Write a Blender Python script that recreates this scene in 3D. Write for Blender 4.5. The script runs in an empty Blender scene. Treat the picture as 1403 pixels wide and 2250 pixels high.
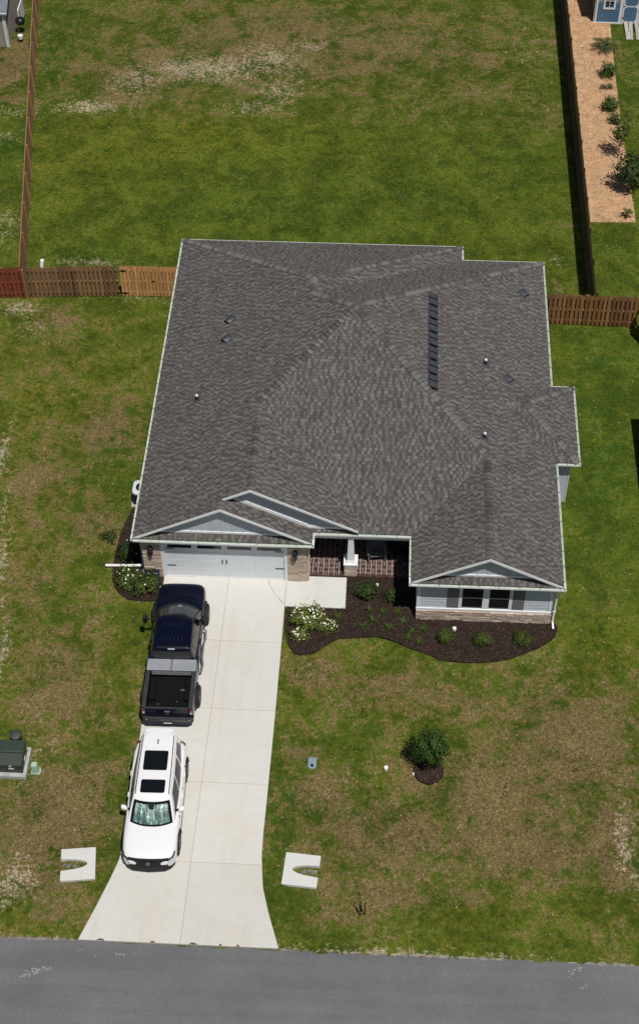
import bpy, bmesh, math, random
import numpy as np
from mathutils import Matrix, Vector
random.seed(7); RNG = np.random.default_rng(11)
R = math.radians
SC = bpy.context.scene
COL = SC.collection

# ------------------------------------------------------------------ camera
def look(yaw, pitch, roll):
    cy, sy, cp, sp = math.cos(yaw), math.sin(yaw), math.cos(pitch), math.sin(pitch)
    fwd = Vector((sy*cp, cy*cp, -sp)); right = Vector((cy, -sy, 0)); up = right.cross(fwd)
    r = math.cos(roll)*right + math.sin(roll)*up
    u = -math.sin(roll)*right + math.cos(roll)*up
    return Matrix(((r.x, u.x, -fwd.x), (r.y, u.y, -fwd.y), (r.z, u.z, -fwd.z)))
cam_data = bpy.data.cameras.new('camera')
cam = bpy.data.objects.new('camera', cam_data); COL.objects.link(cam)
cam.matrix_world = Matrix.Translation((6.483, -37.698, 49.788)) @ look(R(-3.444), R(49.061), R(-0.649)).to_4x4()
cam_data.sensor_fit = 'HORIZONTAL'; cam_data.sensor_width = 36.0
cam_data.lens = 36.0*3376.7/1403.0
cam_data.clip_start = 1.0; cam_data.clip_end = 3000.0
SC.camera = cam

# ------------------------------------------------------------------ sky, sun, exposure
TOSUN = Vector((0.215, -0.372, 1.0)).normalized()
world = bpy.data.worlds.new('World'); SC.world = world; world.use_nodes = True
wn = world.node_tree.nodes; wl = world.node_tree.links
sky = wn.new('ShaderNodeTexSky'); sky.sky_type = 'NISHITA'; sky.sun_disc = False
sky.sun_elevation = math.asin(TOSUN.z); sky.sun_rotation = math.atan2(TOSUN.x, TOSUN.y)
bg = wn['Background']; bg.inputs['Strength'].default_value = 0.05
wl.new(sky.outputs['Color'], bg.inputs['Color'])
sun_data = bpy.data.lights.new('sun', 'SUN'); sun_data.energy = 5.0; sun_data.angle = R(0.53); sun_data.color = (1.0, 0.955, 0.89)
sun = bpy.data.objects.new('sun', sun_data); COL.objects.link(sun)
sun.rotation_euler = TOSUN.to_track_quat('Z', 'Y').to_euler(); sun.location = (20, -20, 60)
SC.view_settings.view_transform = 'Standard'; SC.view_settings.look = 'None'
SC.view_settings.exposure = -0.33; SC.view_settings.gamma = 1.0; SC.view_settings.use_curve_mapping = False

# ------------------------------------------------------------------ helpers
def link(o): COL.objects.link(o); return o
def tag(o, label=None, cat=None, group=None, kind=None):
    if label: o['label'] = label
    if cat: o['category'] = cat
    if group: o['group'] = group
    if kind: o['kind'] = kind
    return o
def thing(name, label, cat, loc=(0, 0, 0), rotz=0, group=None, world=False):
    o = bpy.data.objects.new(name, None); link(o)
    o.empty_display_size = 0.2
    o.location = loc; o.rotation_euler = (0, 0, rotz)
    tag(o, label, cat, group)
    if world: ROOTINV[o.name] = (Matrix.Translation(loc) @ Matrix.Rotation(rotz, 4, 'Z')).inverted()
    return o
ROOTINV = {}
def setparent(o, parent):
    if parent is None: return o
    o.parent = parent
    if parent.name in ROOTINV: o.matrix_parent_inverse = ROOTINV[parent.name]
    return o
def inst(name, mesh, parent, mat4, kind=None):
    o = bpy.data.objects.new(name, mesh); link(o); setparent(o, parent); o.matrix_basis = mat4
    if kind: o['kind'] = kind
    return o
class MB:
    def __init__(s): s.v = []; s.f = []; s.t = []
    def add(s, vs, fs, tint=0.0):
        n = len(s.v); s.v += [tuple(p) for p in vs]
        for f in fs: s.f.append(tuple(i+n for i in f)); s.t.append(tint)
        return s
    def bx(s, x0, x1, y0, y1, z0, z1, tint=0.0):
        return s.add([(x0,y0,z0),(x1,y0,z0),(x1,y1,z0),(x0,y1,z0),(x0,y0,z1),(x1,y0,z1),(x1,y1,z1),(x0,y1,z1)],
                     [(3,2,1,0),(4,5,6,7),(0,1,5,4),(1,2,6,5),(2,3,7,6),(3,0,4,7)], tint)
    def mbox(s, m, sx, sy, sz, tint=0.0):
        c = [m @ Vector((x*sx/2, y*sy/2, z*sz/2)) for z in (-1,1) for x,y in ((-1,-1),(1,-1),(1,1),(-1,1))]
        return s.add(c, [(3,2,1,0),(4,5,6,7),(0,1,5,4),(1,2,6,5),(2,3,7,6),(3,0,4,7)], tint)
    def prism(s, poly, z0, z1, tint=0.0):
        n = len(poly)
        return s.add([(x,y,z0) for x,y in poly]+[(x,y,z1) for x,y in poly],
                     [tuple(range(n-1,-1,-1)), tuple(range(n,2*n))]+[(i,(i+1)%n,n+(i+1)%n,n+i) for i in range(n)], tint)
    def ext(s, poly3, vec, tint=0.0):
        n = len(poly3); vec = Vector(vec); p = [Vector(q) for q in poly3]
        return s.add(p+[q+vec for q in p], [tuple(range(n-1,-1,-1)), tuple(range(n,2*n))]+[(i,(i+1)%n,n+(i+1)%n,n+i) for i in range(n)], tint)
    def bar(s, A, B, nrm, a0, a1, z0, z1):
        A = Vector(A); B = Vector(B); n = Vector(nrm)
        c = []
        for dz in (z0, z1):
            for p, a in ((A,a0),(B,a0),(B,a1),(A,a1)): c.append(p+n*a+Vector((0,0,dz)))
        return s.add(c, [(3,2,1,0),(4,5,6,7),(0,1,5,4),(1,2,6,5),(2,3,7,6),(3,0,4,7)])
    def tube(s, pts, r, n=8, cap=True, tint=0.0):
        pts = [Vector(p) for p in pts]; rs = r if isinstance(r, (list, tuple)) else [r]*len(pts)
        vs = []; k = len(pts)
        for i, p in enumerate(pts):
            d = (pts[min(i+1,k-1)]-pts[max(i-1,0)]).normalized()
            a = d.orthogonal().normalized() if i == 0 else (a - d*a.dot(d)).normalized()
            b = d.cross(a)
            for j in range(n):
                t = 2*math.pi*j/n; vs.append(p+(a*math.cos(t)+b*math.sin(t))*rs[i])
        fs = [(i*n+j, i*n+(j+1)%n, (i+1)*n+(j+1)%n, (i+1)*n+j) for i in range(k-1) for j in range(n)]
        if cap: fs += [tuple(range(n-1,-1,-1)), tuple(range((k-1)*n, k*n))]
        return s.add(vs, fs, tint)
    def lathe(s, prof, c=(0,0,0), n=16, sx=1, sy=1, tint=0.0):
        vs = [(c[0]+r*sx*math.cos(2*math.pi*j/n), c[1]+r*sy*math.sin(2*math.pi*j/n), c[2]+z) for r, z in prof for j in range(n)]
        k = len(prof)
        fs = [(i*n+j, i*n+(j+1)%n, (i+1)*n+(j+1)%n, (i+1)*n+j) for i in range(k-1) for j in range(n)]
        fs += [tuple(range(n-1,-1,-1)), tuple(range((k-1)*n, k*n))]
        return s.add(vs, fs, tint)
    def mesh(s, name, mat, smooth=None):
        me = bpy.data.meshes.new(name); me.from_pydata(s.v, [], s.f)
        me.materials.append(MAT[mat] if isinstance(mat, str) else mat)
        if any(s.t):
            a = me.attributes.new('tint', 'FLOAT', 'FACE'); a.data.foreach_set('value', s.t)
        if smooth is not None:
            me.polygons.foreach_set('use_smooth', [True]*len(me.polygons)); me.set_sharp_from_angle(angle=R(smooth))
        me.update(); return me
    def build(s, name, mat, parent=None, smooth=None, bevel=None, kind=None):
        o = bpy.data.objects.new(name, s.mesh(name, mat, smooth)); link(o); setparent(o, parent)
        if bevel:
            b = o.modifiers.new('bevel', 'BEVEL'); b.width = bevel; b.segments = 2; b.limit_method = 'ANGLE'; b.angle_limit = R(40)
        if kind: o['kind'] = kind
        return o
def npmesh(name, V, F, mat, attrs=None):
    """V (n,3), F (m,k) arrays"""
    me = bpy.data.meshes.new(name); V = np.asarray(V, np.float32); F = np.asarray(F, np.int32)
    m, k = F.shape
    me.vertices.add(len(V)); me.vertices.foreach_set('co', V.ravel())
    me.loops.add(m*k); me.loops.foreach_set('vertex_index', F.ravel())
    me.polygons.add(m); me.polygons.foreach_set('loop_start', np.arange(0, m*k, k, dtype=np.int32))
    try: me.polygons.foreach_set('loop_total', np.full(m, k, np.int32))
    except Exception: pass
    for n_, (dom, arr) in (attrs or {}).items():
        a = me.attributes.new(n_, 'FLOAT', dom); a.data.foreach_set('value', np.asarray(arr, np.float32))
    me.materials.append(MAT[mat]); me.update(calc_edges=True); me.validate(); return me

# ------------------------------------------------------------------ materials
MAT = {}
class NT:
    def __init__(s, name):
        m = bpy.data.materials.new(name); m.use_nodes = True; MAT[name] = m
        s.m = m; s.n = m.node_tree.nodes; s.l = m.node_tree.links; s.b = s.n['Principled BSDF']
    def new(s, t, **k):
        o = s.n.new(t)
        for a, v in k.items(): setattr(o, a, v)
        return o
    def pos(s): return s.new('ShaderNodeNewGeometry').outputs['Position']
    def obj(s): return s.new('ShaderNodeTexCoord').outputs['Object']
    def noise(s, vec, scale, detail=3, rough=.55, dist=0, dim='3D'):
        o = s.new('ShaderNodeTexNoise'); o.inputs['Scale'].default_value = scale; o.inputs['Detail'].default_value = detail
        o.inputs['Roughness'].default_value = rough; o.inputs['Distortion'].default_value = dist; s.l.new(vec, o.inputs['Vector']); return o.outputs['Fac']
    def math(s, op, a, b=None, clamp=False):
        o = s.new('ShaderNodeMath', operation=op, use_clamp=clamp)
        for i, v in enumerate((a, b)):
            if v is None: continue
            if isinstance(v, (int, float)): o.inputs[i].default_value = v
            else: s.l.new(v, o.inputs[i])
        return o.outputs[0]
    def rng(s, v, a, b, c=0, d=1):
        o = s.new('ShaderNodeMapRange'); o.interpolation_type = 'SMOOTHSTEP'
        for i, x in zip((1,2,3,4), (a,b,c,d)): o.inputs[i].default_value = x
        s.l.new(v, o.inputs[0]); return o.outputs[0]
    def mix(s, f, a, b, mode='MIX'):
        o = s.new('ShaderNodeMix', data_type='RGBA', blend_type=mode)
        for sock, v in ((o.inputs[0], f), (o.inputs[6], a), (o.inputs[7], b)):
            if isinstance(v, (int, float)): sock.default_value = v
            elif isinstance(v, tuple): sock.default_value = (*v[:3], 1)
            else: s.l.new(v, sock)
        return o.outputs[2]
    def attr(s, name): return s.new('ShaderNodeAttribute', attribute_name=name).outputs['Fac']
    def rand(s): return s.new('ShaderNodeObjectInfo').outputs['Random']
    def bump(s, h, strength=.4, dist=.02):
        o = s.new('ShaderNodeBump'); o.inputs['Strength'].default_value = strength; o.inputs['Distance'].default_value = dist
        s.l.new(h, o.inputs['Height']); s.l.new(o.outputs[0], s.b.inputs['Normal'])
    def col(s, c):
        if isinstance(c, tuple): s.b.inputs['Base Color'].default_value = (*c, 1)
        else: s.l.new(c, s.b.inputs['Base Color'])
    def set(s, **k):
        for a, v in k.items(): s.b.inputs[a.replace('_', ' ')].default_value = v
def simple(name, c, rough=.6, metal=0., var=.2, vs=3., bump=0., bs=40., rnd=0., spec=.4, coat=0., dark=None, bd=.01):
    t = NT(name); t.set(Roughness=rough, Metallic=metal); t.b.inputs['Specular IOR Level'].default_value = spec
    if coat: t.b.inputs['Coat Weight'].default_value = coat; t.b.inputs['Coat Roughness'].default_value = .03
    p = t.pos()
    d = dark or tuple(x*(1-var) for x in c)
    f = t.noise(p, vs, 5, .65)
    f = t.rng(f, .3, .7)
    out = t.mix(f, d, tuple(min(1, x*(1+var*.35)) for x in c))
    if rnd:
        r = t.rng(t.rand(), 0, 1, 1-rnd, 1+rnd*.6)
        out = t.mix(1.0, out, r, 'MULTIPLY')
    t.col(out)
    if bump: t.bump(t.noise(p, bs, 4, .6), bump, bd)
    return t
simple('white_paint', (.74,.76,.77), .5, var=.06)
simple('door_paint', (.66,.70,.74), .45, var=.05)
simple('siding', (.50,.55,.61), .6, var=.06)
simple('gable_siding', (.46,.51,.57), .6, var=.07)
simple('shutter_paint', (.17,.17,.18), .55, var=.1)
simple('gutter_white', (.78,.80,.79), .35, var=.06)
simple('gutter_green', (.46,.56,.44), .6, var=.25, vs=6)
simple('black_metal', (.012,.012,.013), .4, var=.2)
simple('dark_plastic', (.014,.0145,.016), .6, var=.2, spec=.25)
simple('vent_metal', (.055,.058,.068), .5, var=.2)
simple('grey_metal', (.33,.34,.36), .4, metal=.6, var=.15)
simple('chrome', (.75,.76,.78), .12, metal=1., var=.05)
simple('pvc_white', (.8,.8,.79), .4, var=.08)
simple('concrete_pad', (.40,.41,.40), .85, var=.25, vs=4, bump=.2)
simple('mortar', (.62,.58,.54), .9, var=.2, vs=8)
simple('stone_back', (.16,.13,.11), .95, var=.3)
simple('brick', (.085,.04,.034), .85, var=.35, vs=9, rnd=.4, bump=.3)
simple('porch_slab', (.42,.39,.37), .9, var=.2)
simple('dark_glass', (.006,.007,.008), .06, var=.1, spec=.5)
simple('window_glass', (.010,.013,.013), .04, var=.1, spec=.5)
simple('fence_post_wood', (.12,.075,.04), .85, var=.35, vs=7, bump=.3)
simple('soil', (.085,.055,.04), .95, var=.5, vs=4, bump=.6, bs=20, bd=.04)
simple('rubber', (.012,.012,.012), .75, var=.3)
simple('navy_paint', (.0018,.0032,.0125), .3, var=.05, coat=.22, spec=.25)
simple('white_car_paint', (.78,.78,.79), .25, var=.02, coat=.8, spec=.5)
simple('bed_liner', (.006,.006,.0065), .9, var=.4, vs=20, spec=.15)
simple('rail_grey', (.032,.034,.038), .55, var=.2)
simple('toolbox_metal', (.36,.38,.41), .45, metal=.35, var=.1)
simple('red_lens', (.13,.035,.035), .2, var=.1)
simple('clear_lens', (.5,.52,.55), .12, var=.2)
simple('rim_metal', (.30,.31,.33), .3, metal=.8, var=.2)
simple('green_box', (.035,.05,.038), .5, var=.15, vs=2)
simple('pale_green', (.36,.50,.40), .55, var=.1)
simple('dark_green_lid', (.045,.055,.045), .6, var=.3)
simple('meter_blue', (.22,.29,.35), .7, var=.25, vs=10)
simple('trunk_bark', (.16,.12,.085), .9, var=.35, vs=14, bump=.4)
simple('shed_blue', (.075,.16,.26), .6, var=.12, vs=4)
simple('shed_tan', (.33,.29,.26), .7, var=.12)
simple('shed_grey', (.22,.21,.20), .7, var=.15)
simple('shed_roof', (.14,.17,.20), .6, var=.2)
simple('plank_grey', (.40,.37,.34), .85, var=.3, vs=6, rnd=.2)
simple('chair_grey', (.16,.165,.17), .7, var=.2)
simple('door_dark', (.02,.015,.012), .4, var=.2)
simple('petal', (.82,.81,.66), .6, var=.1)
simple('tag_white', (.75,.78,.78), .5, var=.05)
simple('plate_white', (.72,.78,.78), .4, var=.03)
simple('ink_green', (.02,.20,.19), .5, var=.05)
simple('ac_grey', (.60,.62,.65), .5, var=.08)
simple('rust_brown', (.16,.085,.05), .9, var=.4)
simple('gravel_grey', (.33,.32,.31), .9, var=.5, vs=18, bump=.6, rnd=.4)

def wood(name, c, c2, rnd=.35):
    t = NT(name); t.set(Roughness=.85); p = t.pos()
    mp = t.new('ShaderNodeMapping'); mp.inputs['Scale'].default_value = (14, 14, 1.3); t.l.new(p, mp.inputs['Vector'])
    g = t.noise(mp.outputs[0], 2.2, 5, .65)
    o = t.mix(t.rng(g, .3, .7), c2, c)
    r = t.rng(t.rand(), 0, 1, 1-rnd, 1+rnd*.5)
    t.col(t.mix(1.0, o, r, 'MULTIPLY')); t.bump(g, .3, .006)
wood('wood_brown', (.31,.150,.052), (.155,.073,.028))
wood('wood_shaded', (.060,.038,.020), (.034,.022,.012))  # right side fence: shade of its near face put into the wood colour
wood('wood_weathered', (.285,.160,.070), (.145,.080,.036))
wood('wood_red', (.26,.055,.022), (.12,.026,.014), .2)
wood('wood_tan', (.36,.195,.085), (.24,.125,.052), .15)
wood('wood_new', (.66,.37,.145), (.40,.19,.065), .2)

# ledgestone: each stone its own tone
t = NT('ledgestone'); t.set(Roughness=.9); p = t.pos(); r = t.rand()
ramp = t.new('ShaderNodeValToRGB'); t.l.new(r, ramp.inputs[0]); cr = ramp.color_ramp
cr.elements[0].color = (.56,.43,.33,1); cr.elements[1].color = (.40,.31,.25,1)
for q, c in ((.25,(.63,.53,.44,1)),(.5,(.45,.32,.23,1)),(.75,(.70,.61,.52,1))): e = cr.elements.new(q); e.color = c
t.col(t.mix(t.rng(t.noise(p, 22, 5, .7), .3, .7, .0, .55), ramp.outputs[0], (.23,.17,.13))); t.bump(t.noise(p, 30, 5, .7), .7, .02)

# shingles: tint per tab plus granules and broad brown drifts
t = NT('shingle'); t.set(Roughness=.95); t.b.inputs['Specular IOR Level'].default_value = .15; p = t.pos()
ti = t.attr('tint')
ramp = t.new('ShaderNodeValToRGB'); t.l.new(ti, ramp.inputs[0]); cr = ramp.color_ramp
cr.elements[0].color = (.070,.063,.060,1); cr.elements[1].color = (.158,.155,.150,1)
for q, c in ((.3,(.086,.077,.073,1)),(.55,(.109,.103,.099,1)),(.8,(.134,.130,.125,1))): e = cr.elements.new(q); e.color = c
dr = t.rng(t.noise(p, 1.1, 4, .6), .48, .68, 0, .5)
c1 = t.mix(dr, ramp.outputs[0], t.mix(1.0, ramp.outputs[0], (.88,.76,.73), 'MULTIPLY'))
gr = t.rng(t.noise(p, 70, 2, .8), .3, .7, .72, 1.22)
t.col(t.mix(1.0, c1, gr, 'MULTIPLY')); t.bump(t.noise(p, 90, 2, .7), .35, .004)
simple('roof_deck', (.055,.047,.044), .95, var=.3)

# concrete drive
def concrete(name, base, stain):
    t = NT(name); t.set(Roughness=.85); t.b.inputs['Specular IOR Level'].default_value = .25; p = t.pos()
    a = t.rng(t.noise(p, .42, 5, .62, .6), .42, .68)
    b = t.rng(t.noise(p, 2.1, 6, .7), .5, .75, 0, .45)
    c = t.mix(a, base, stain); c = t.mix(b, c, tuple(x*.86 for x in base))
    mp = t.new('ShaderNodeMapping'); mp.inputs['Scale'].default_value = (.5, 9, 1); t.l.new(p, mp.inputs['Vector'])
    br = t.rng(t.noise(mp.outputs[0], 3, 3, .6), .3, .7, .965, 1.03)
    c = t.mix(1.0, c, br, 'MULTIPLY')
    f = t.rng(t.noise(p, 45, 3, .7), .25, .75, .93, 1.05); c = t.mix(1.0, c, f, 'MULTIPLY')
    mp2 = t.new('ShaderNodeMapping'); mp2.inputs['Scale'].default_value = (1.5, .12, 1); t.l.new(p, mp2.inputs['Vector'])
    ty = t.rng(t.noise(mp2.outputs[0], 1.4, 3, .5), .52, .70, 0, .22); c = t.mix(ty, c, tuple(x*k for x, k in zip(base, (.84, .80, .72))))
    rd = t.rng(t.rand(), 0, 1, .955, 1.03); c = t.mix(1.0, c, rd, 'MULTIPLY')
    t.col(c); t.bump(t.noise(p, 60, 3, .7), .12, .004)
concrete('concrete', (.58,.572,.545), (.57,.545,.485))
concrete('concrete_light', (.59,.59,.57), (.58,.57,.53))
simple('joint_dark', (.33,.31,.28), .95, var=.3, vs=6)

# asphalt
t = NT('asphalt'); t.set(Roughness=.9); t.b.inputs['Specular IOR Level'].default_value = .2; p = t.pos()
c = t.mix(t.rng(t.noise(p, .5, 5, .65), .35, .7), (.128,.129,.136), (.150,.150,.155))
g = t.rng(t.noise(p, 26, 4, .8), .25, .75, .76, 1.22); c = t.mix(1.0, c, g, 'MULTIPLY')
mp = t.new('ShaderNodeMapping'); mp.inputs['Scale'].default_value = (.06, 1.1, 1); t.l.new(p, mp.inputs['Vector'])
bd = t.rng(t.noise(mp.outputs[0], 1.6, 3, .5), .35, .65, .94, 1.06); c = t.mix(1.0, c, bd, 'MULTIPLY')
sp = t.rng(t.noise(p, 9, 2, .5), .72, .76, 0, .35); c = t.mix(sp, c, (.05,.05,.052))
t.col(c); t.bump(t.noise(p, 40, 4, .8), .5, .01)
simple('road_edge', (.26,.235,.205), .95, var=.4, vs=5, bump=.4)
simple('pale_scuff', (.27,.265,.255), .95, var=.3, vs=12)

# lawn: colour from what grows there (attributes dry / sand / yel / dark), broken up by noise
def lawn(name, tuft=False):
    t = NT(name); t.set(Roughness=.95); t.b.inputs['Specular IOR Level'].default_value = .1; p = t.pos()
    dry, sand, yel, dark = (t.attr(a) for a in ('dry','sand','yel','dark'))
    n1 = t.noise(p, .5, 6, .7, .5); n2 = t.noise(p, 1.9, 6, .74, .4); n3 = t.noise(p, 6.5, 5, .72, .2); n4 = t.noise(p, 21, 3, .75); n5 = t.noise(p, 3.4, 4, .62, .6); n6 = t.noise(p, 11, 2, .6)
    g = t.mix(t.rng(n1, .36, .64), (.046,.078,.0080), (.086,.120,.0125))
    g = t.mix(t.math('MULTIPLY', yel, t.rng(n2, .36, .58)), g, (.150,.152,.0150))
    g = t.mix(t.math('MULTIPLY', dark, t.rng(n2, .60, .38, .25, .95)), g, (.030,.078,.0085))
    g = t.mix(t.rng(n5, .54, .66, 0, .5), g, (.032,.058,.0090))
    def sub(n, k): return t.math('MULTIPLY', t.math('SUBTRACT', n, .5), k)
    dm = t.math('ADD', t.math('MULTIPLY', dry, .92), t.math('ADD', sub(n2, 2.0), t.math('ADD', sub(n3, 1.25), sub(n1, 2.2))))
    br = t.mix(t.rng(n4, .34, .66), (.112,.076,.034), (.200,.140,.068))
    c = t.mix(t.rng(dm, .14, .70, 0, .84), g, br)
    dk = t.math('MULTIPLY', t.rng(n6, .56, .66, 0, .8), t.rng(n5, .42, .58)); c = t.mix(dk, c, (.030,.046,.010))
    pl = t.math('MULTIPLY', t.rng(n6, .40, .33, 0, .75), t.rng(dm, .2, .7)); c = t.mix(pl, c, (.255,.205,.125))
    sm = t.math('ADD', t.math('MULTIPLY', sand, 1.05), t.math('ADD', sub(n2, 1.5), t.math('ADD', sub(n3, 2.4), sub(n6, 1.3))))
    c = t.mix(t.rng(sm, .40, .95, 0, .88), c, t.mix(t.rng(n4, .34, .66), (.22,.175,.115), (.46,.39,.285)))
    v = t.rng(n4, .30, .70, .68, 1.28); c = t.mix(1.0, c, v, 'MULTIPLY')
    v = t.rng(n3, .32, .68, .80, 1.18); c = t.mix(1.0, c, v, 'MULTIPLY')
    v = t.rng(n1, .34, .66, .84, 1.12); c = t.mix(1.0, c, v, 'MULTIPLY')
    t.col(c)
    h = t.math('ADD', t.math('MULTIPLY', n3, .6), n4); t.bump(h, .6, .05)
lawn('lawn')
lawn('grass_blade')

# bark mulch
def mulch(name, a, b, sc=1.):
    t = NT(name); t.set(Roughness=.95); t.b.inputs['Specular IOR Level'].default_value = .1; p = t.pos()
    n = t.noise(p, 30*sc, 4, .8); m = t.noise(p, 2.0, 5, .7)
    c = t.mix(t.rng(n, .3, .72), a, b); v = t.rng(m, .3, .7, .75, 1.15)
    t.col(t.mix(1.0, c, v, 'MULTIPLY')); t.bump(n, 1.0, .05)
mulch('mulch', (.014,.0095,.008), (.062,.040,.030))
mulch('pine_straw', (.45,.265,.140), (.68,.445,.265), .8)
t = NT('mulch_chip'); t.set(Roughness=.95)
t.col(t.mix(t.attr('tint'), (.017,.011,.009), (.105,.068,.05)))
t = NT('straw_chip'); t.set(Roughness=.95); t.col(t.mix(t.attr('tint'), (.45,.27,.14), (.76,.52,.33)))

simple('dry_bits', (.36,.29,.19), .9, var=.4, vs=9)
def leafmat(name, a, b):
    t = NT(name); t.set(Roughness=.6); t.b.inputs['Specular IOR Level'].default_value = .2
    c = t.mix(t.attr('tint'), a, b); t.col(c)
    t.b.inputs['Subsurface Weight'].default_value = 0
leafmat('leaf_green', (.020,.042,.008), (.080,.118,.022))
leafmat('leaf_yellow', (.045,.068,.010), (.165,.190,.040))
leafmat('leaf_dark', (.012,.027,.006), (.048,.074,.014))
leafmat('leaf_tree', (.012,.031,.004), (.056,.100,.012))
leafmat('leaf_lime', (.024,.044,.007), (.085,.115,.018))
leafmat('leaf_palm', (.016,.028,.007), (.075,.092,.020))

# windscreen glass with something behind it
m = bpy.data.materials.new('clear_glass'); m.use_nodes = True; MAT['clear_glass'] = m
nt = m.node_tree; nt.nodes.clear()
o_ = nt.nodes.new('ShaderNodeOutputMaterial'); mx = nt.nodes.new('ShaderNodeMixShader'); tr = nt.nodes.new('ShaderNodeBsdfTransparent'); gl = nt.nodes.new('ShaderNodeBsdfGlossy'); fr = nt.nodes.new('ShaderNodeFresnel')
tr.inputs['Color'].default_value = (.72,.80,.78,1); gl.inputs['Roughness'].default_value = .03; fr.inputs['IOR'].default_value = 1.5
nt.links.new(fr.outputs[0], mx.inputs[0]); nt.links.new(tr.outputs[0], mx.inputs[1]); nt.links.new(gl.outputs[0], mx.inputs[2]); nt.links.new(mx.outputs[0], o_.inputs[0])
t = NT('sunshade'); t.set(Roughness=.32, Metallic=.75); p = t.obj()
mp = t.new('ShaderNodeMapping'); mp.inputs['Scale'].default_value = (7, 1.1, 1.1); t.l.new(p, mp.inputs['Vector'])
fold = t.noise(mp.outputs[0], 1.3, 4, .65, .6)
t.col(t.mix(t.rng(fold, .40, .60), (.20,.30,.29), (.88,.90,.89))); t.bump(fold, 1.0, .06)
# ================================================================== GROUND
DRY = [(0.67,41.26,12.69,5.43,0.55),(9.92,40.21,5.23,5.84,0.4),(-8.19,37.64,5.18,3.25,0.5),(1.85,44.22,13.49,3.04,0.3),(-10.33,39.87,2.11,4.35,0.25),(12.62,43.66,2.68,3.52,0.35),(4.68,25.81,0.94,0.75,0.4),(-5.65,25.37,0.71,1.51,0.3),(-15.71,38.72,1.05,2.83,0.9),(-15.21,35.34,1.28,0.66,0.6),(-9.77,17.48,1.32,1.32,0.45),(-8.97,15.27,1.73,1.91,0.2),(-6.04,9.99,1.85,1.73,0.5),(-7.99,6.86,2.19,3.59,0.35),(-5.81,4.33,1.36,1.29,0.45),(-7.88,0.54,1.31,2.91,0.35),(-5.91,-3.46,1.62,2.67,0.45),(-4.22,-5.09,1.05,1.27,0.35),(-5.02,-9.89,2.0,2.3,0.75),(-5.6,-12.3,1.13,0.89,0.6),(-3.97,-7.92,1.02,1.19,0.5),(-4.59,-13.48,0.96,0.69,0.35),(4.12,-2.99,1.07,0.87,0.6),(6.99,-3.51,2.48,1.08,0.5),(9.64,-4.44,2.63,1.06,0.45),(13.92,-6.09,2.91,2.91,0.7),(10.96,-7.99,3.03,2.17,0.7),(7.13,-9.88,3.3,1.51,0.7),(4.59,-8.68,1.68,1.55,0.5),(12.06,-10.19,3.27,1.3,0.75),(15.18,-9.86,1.31,2.27,0.7),(15.43,1.37,0.74,0.95,0.55),(7.99,-12.18,4.01,0.71,0.45),(5.14,-13.18,1.59,0.69,0.3),(15.46,-3.54,1.41,1.29,0.4),(13.2,-3.0,1.42,0.87,0.35),(3.79,-6.56,1.03,1.22,0.35),(14.62,21.22,0.45,0.86,0.6),(15.44,26.26,0.7,2.29,0.3),(14.4,35.02,1.51,3.54,0.3),(13.22,37.16,1.53,1.8,0.3),(19.84,40.61,0.78,1.41,0.2),(17.37,23.79,0.91,0.72,0.2)]
SAND = [(-10.37,34.79,1.52,0.61,0.8),(-8.16,37.42,1.3,1.13,0.7),(-5.18,38.68,1.83,1.02,0.9),(-3.09,38.76,1.56,1.16,0.8),(-0.81,39.78,1.57,1.41,0.75),(1.47,41.29,1.06,0.67,0.6),(-0.07,36.62,1.03,0.9,0.65),(-1.23,35.04,1.52,0.65,0.6),(0.62,38.0,1.03,0.91,0.5),(13.87,41.31,1.06,1.43,0.4),(13.71,44.2,0.8,0.99,0.3),(14.47,36.55,0.76,0.88,0.3),(-11.39,17.81,0.67,0.46,0.8),(-10.59,16.47,0.54,0.81,0.5),(-10.35,7.84,0.18,1.66,0.9),(-9.75,4.66,0.17,1.57,0.7),(-9.24,1.92,0.17,1.23,0.9),(-8.83,-0.21,0.16,0.94,0.6),(-8.36,-2.69,0.16,1.33,0.9),(-6.09,-12.32,0.73,0.8,0.8),(-6.31,-13.3,0.32,0.21,0.7),(-6.38,-5.4,0.35,0.42,0.4),(-6.5,-7.24,0.43,0.8,0.55),(-5.79,-7.31,0.51,0.6,0.4),(15.67,-9.84,0.3,1.12,0.7),(15.96,-11.27,0.24,0.54,0.6),(7.71,-14.46,3.9,0.08,0.9),(-5.21,-14.53,2.21,0.07,0.6),(13.91,-14.77,0.92,0.13,0.5),(-14.59,34.06,1.01,0.43,0.6),(-14.41,31.73,0.62,0.62,0.5),(-13.16,24.31,0.71,1.49,0.55),(-8.6,21.44,1.37,0.28,0.7),(-5.52,18.83,1.11,0.2,0.6),(14.8,22.61,0.27,0.57,0.5),(1.45,41.67,0.79,0.38,0.4),(15.37,1.84,0.37,0.48,0.3),(4.11,-2.78,0.53,0.44,0.35)]
YEL = [(-5.77,32.5,6.97,2.56,0.8),(-10.12,29.85,3.17,3.3,0.6),(7.42,31.39,6.11,5.09,0.15),(-8.69,11.03,2.49,6.13,0.75),(-8.53,4.21,1.56,3.95,0.7),(9.84,-1.18,2.9,0.9,0.4),(5.15,-2.07,1.81,0.67,0.7),(11.97,-12.68,3.5,1.05,0.7),(7.89,-4.73,5.24,1.26,0.5),(15.76,-1.8,1.61,2.26,0.7),(-3.76,-3.36,1.08,1.76,0.4),(-4.98,-14.01,1.59,0.68,0.7),(16.14,12.13,1.65,4.56,0.1),(4.19,-7.53,0.68,0.59,0.8),(7.25,-7.39,1.02,0.59,0.6),(9.89,-14.14,3.13,0.51,0.5)]
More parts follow.
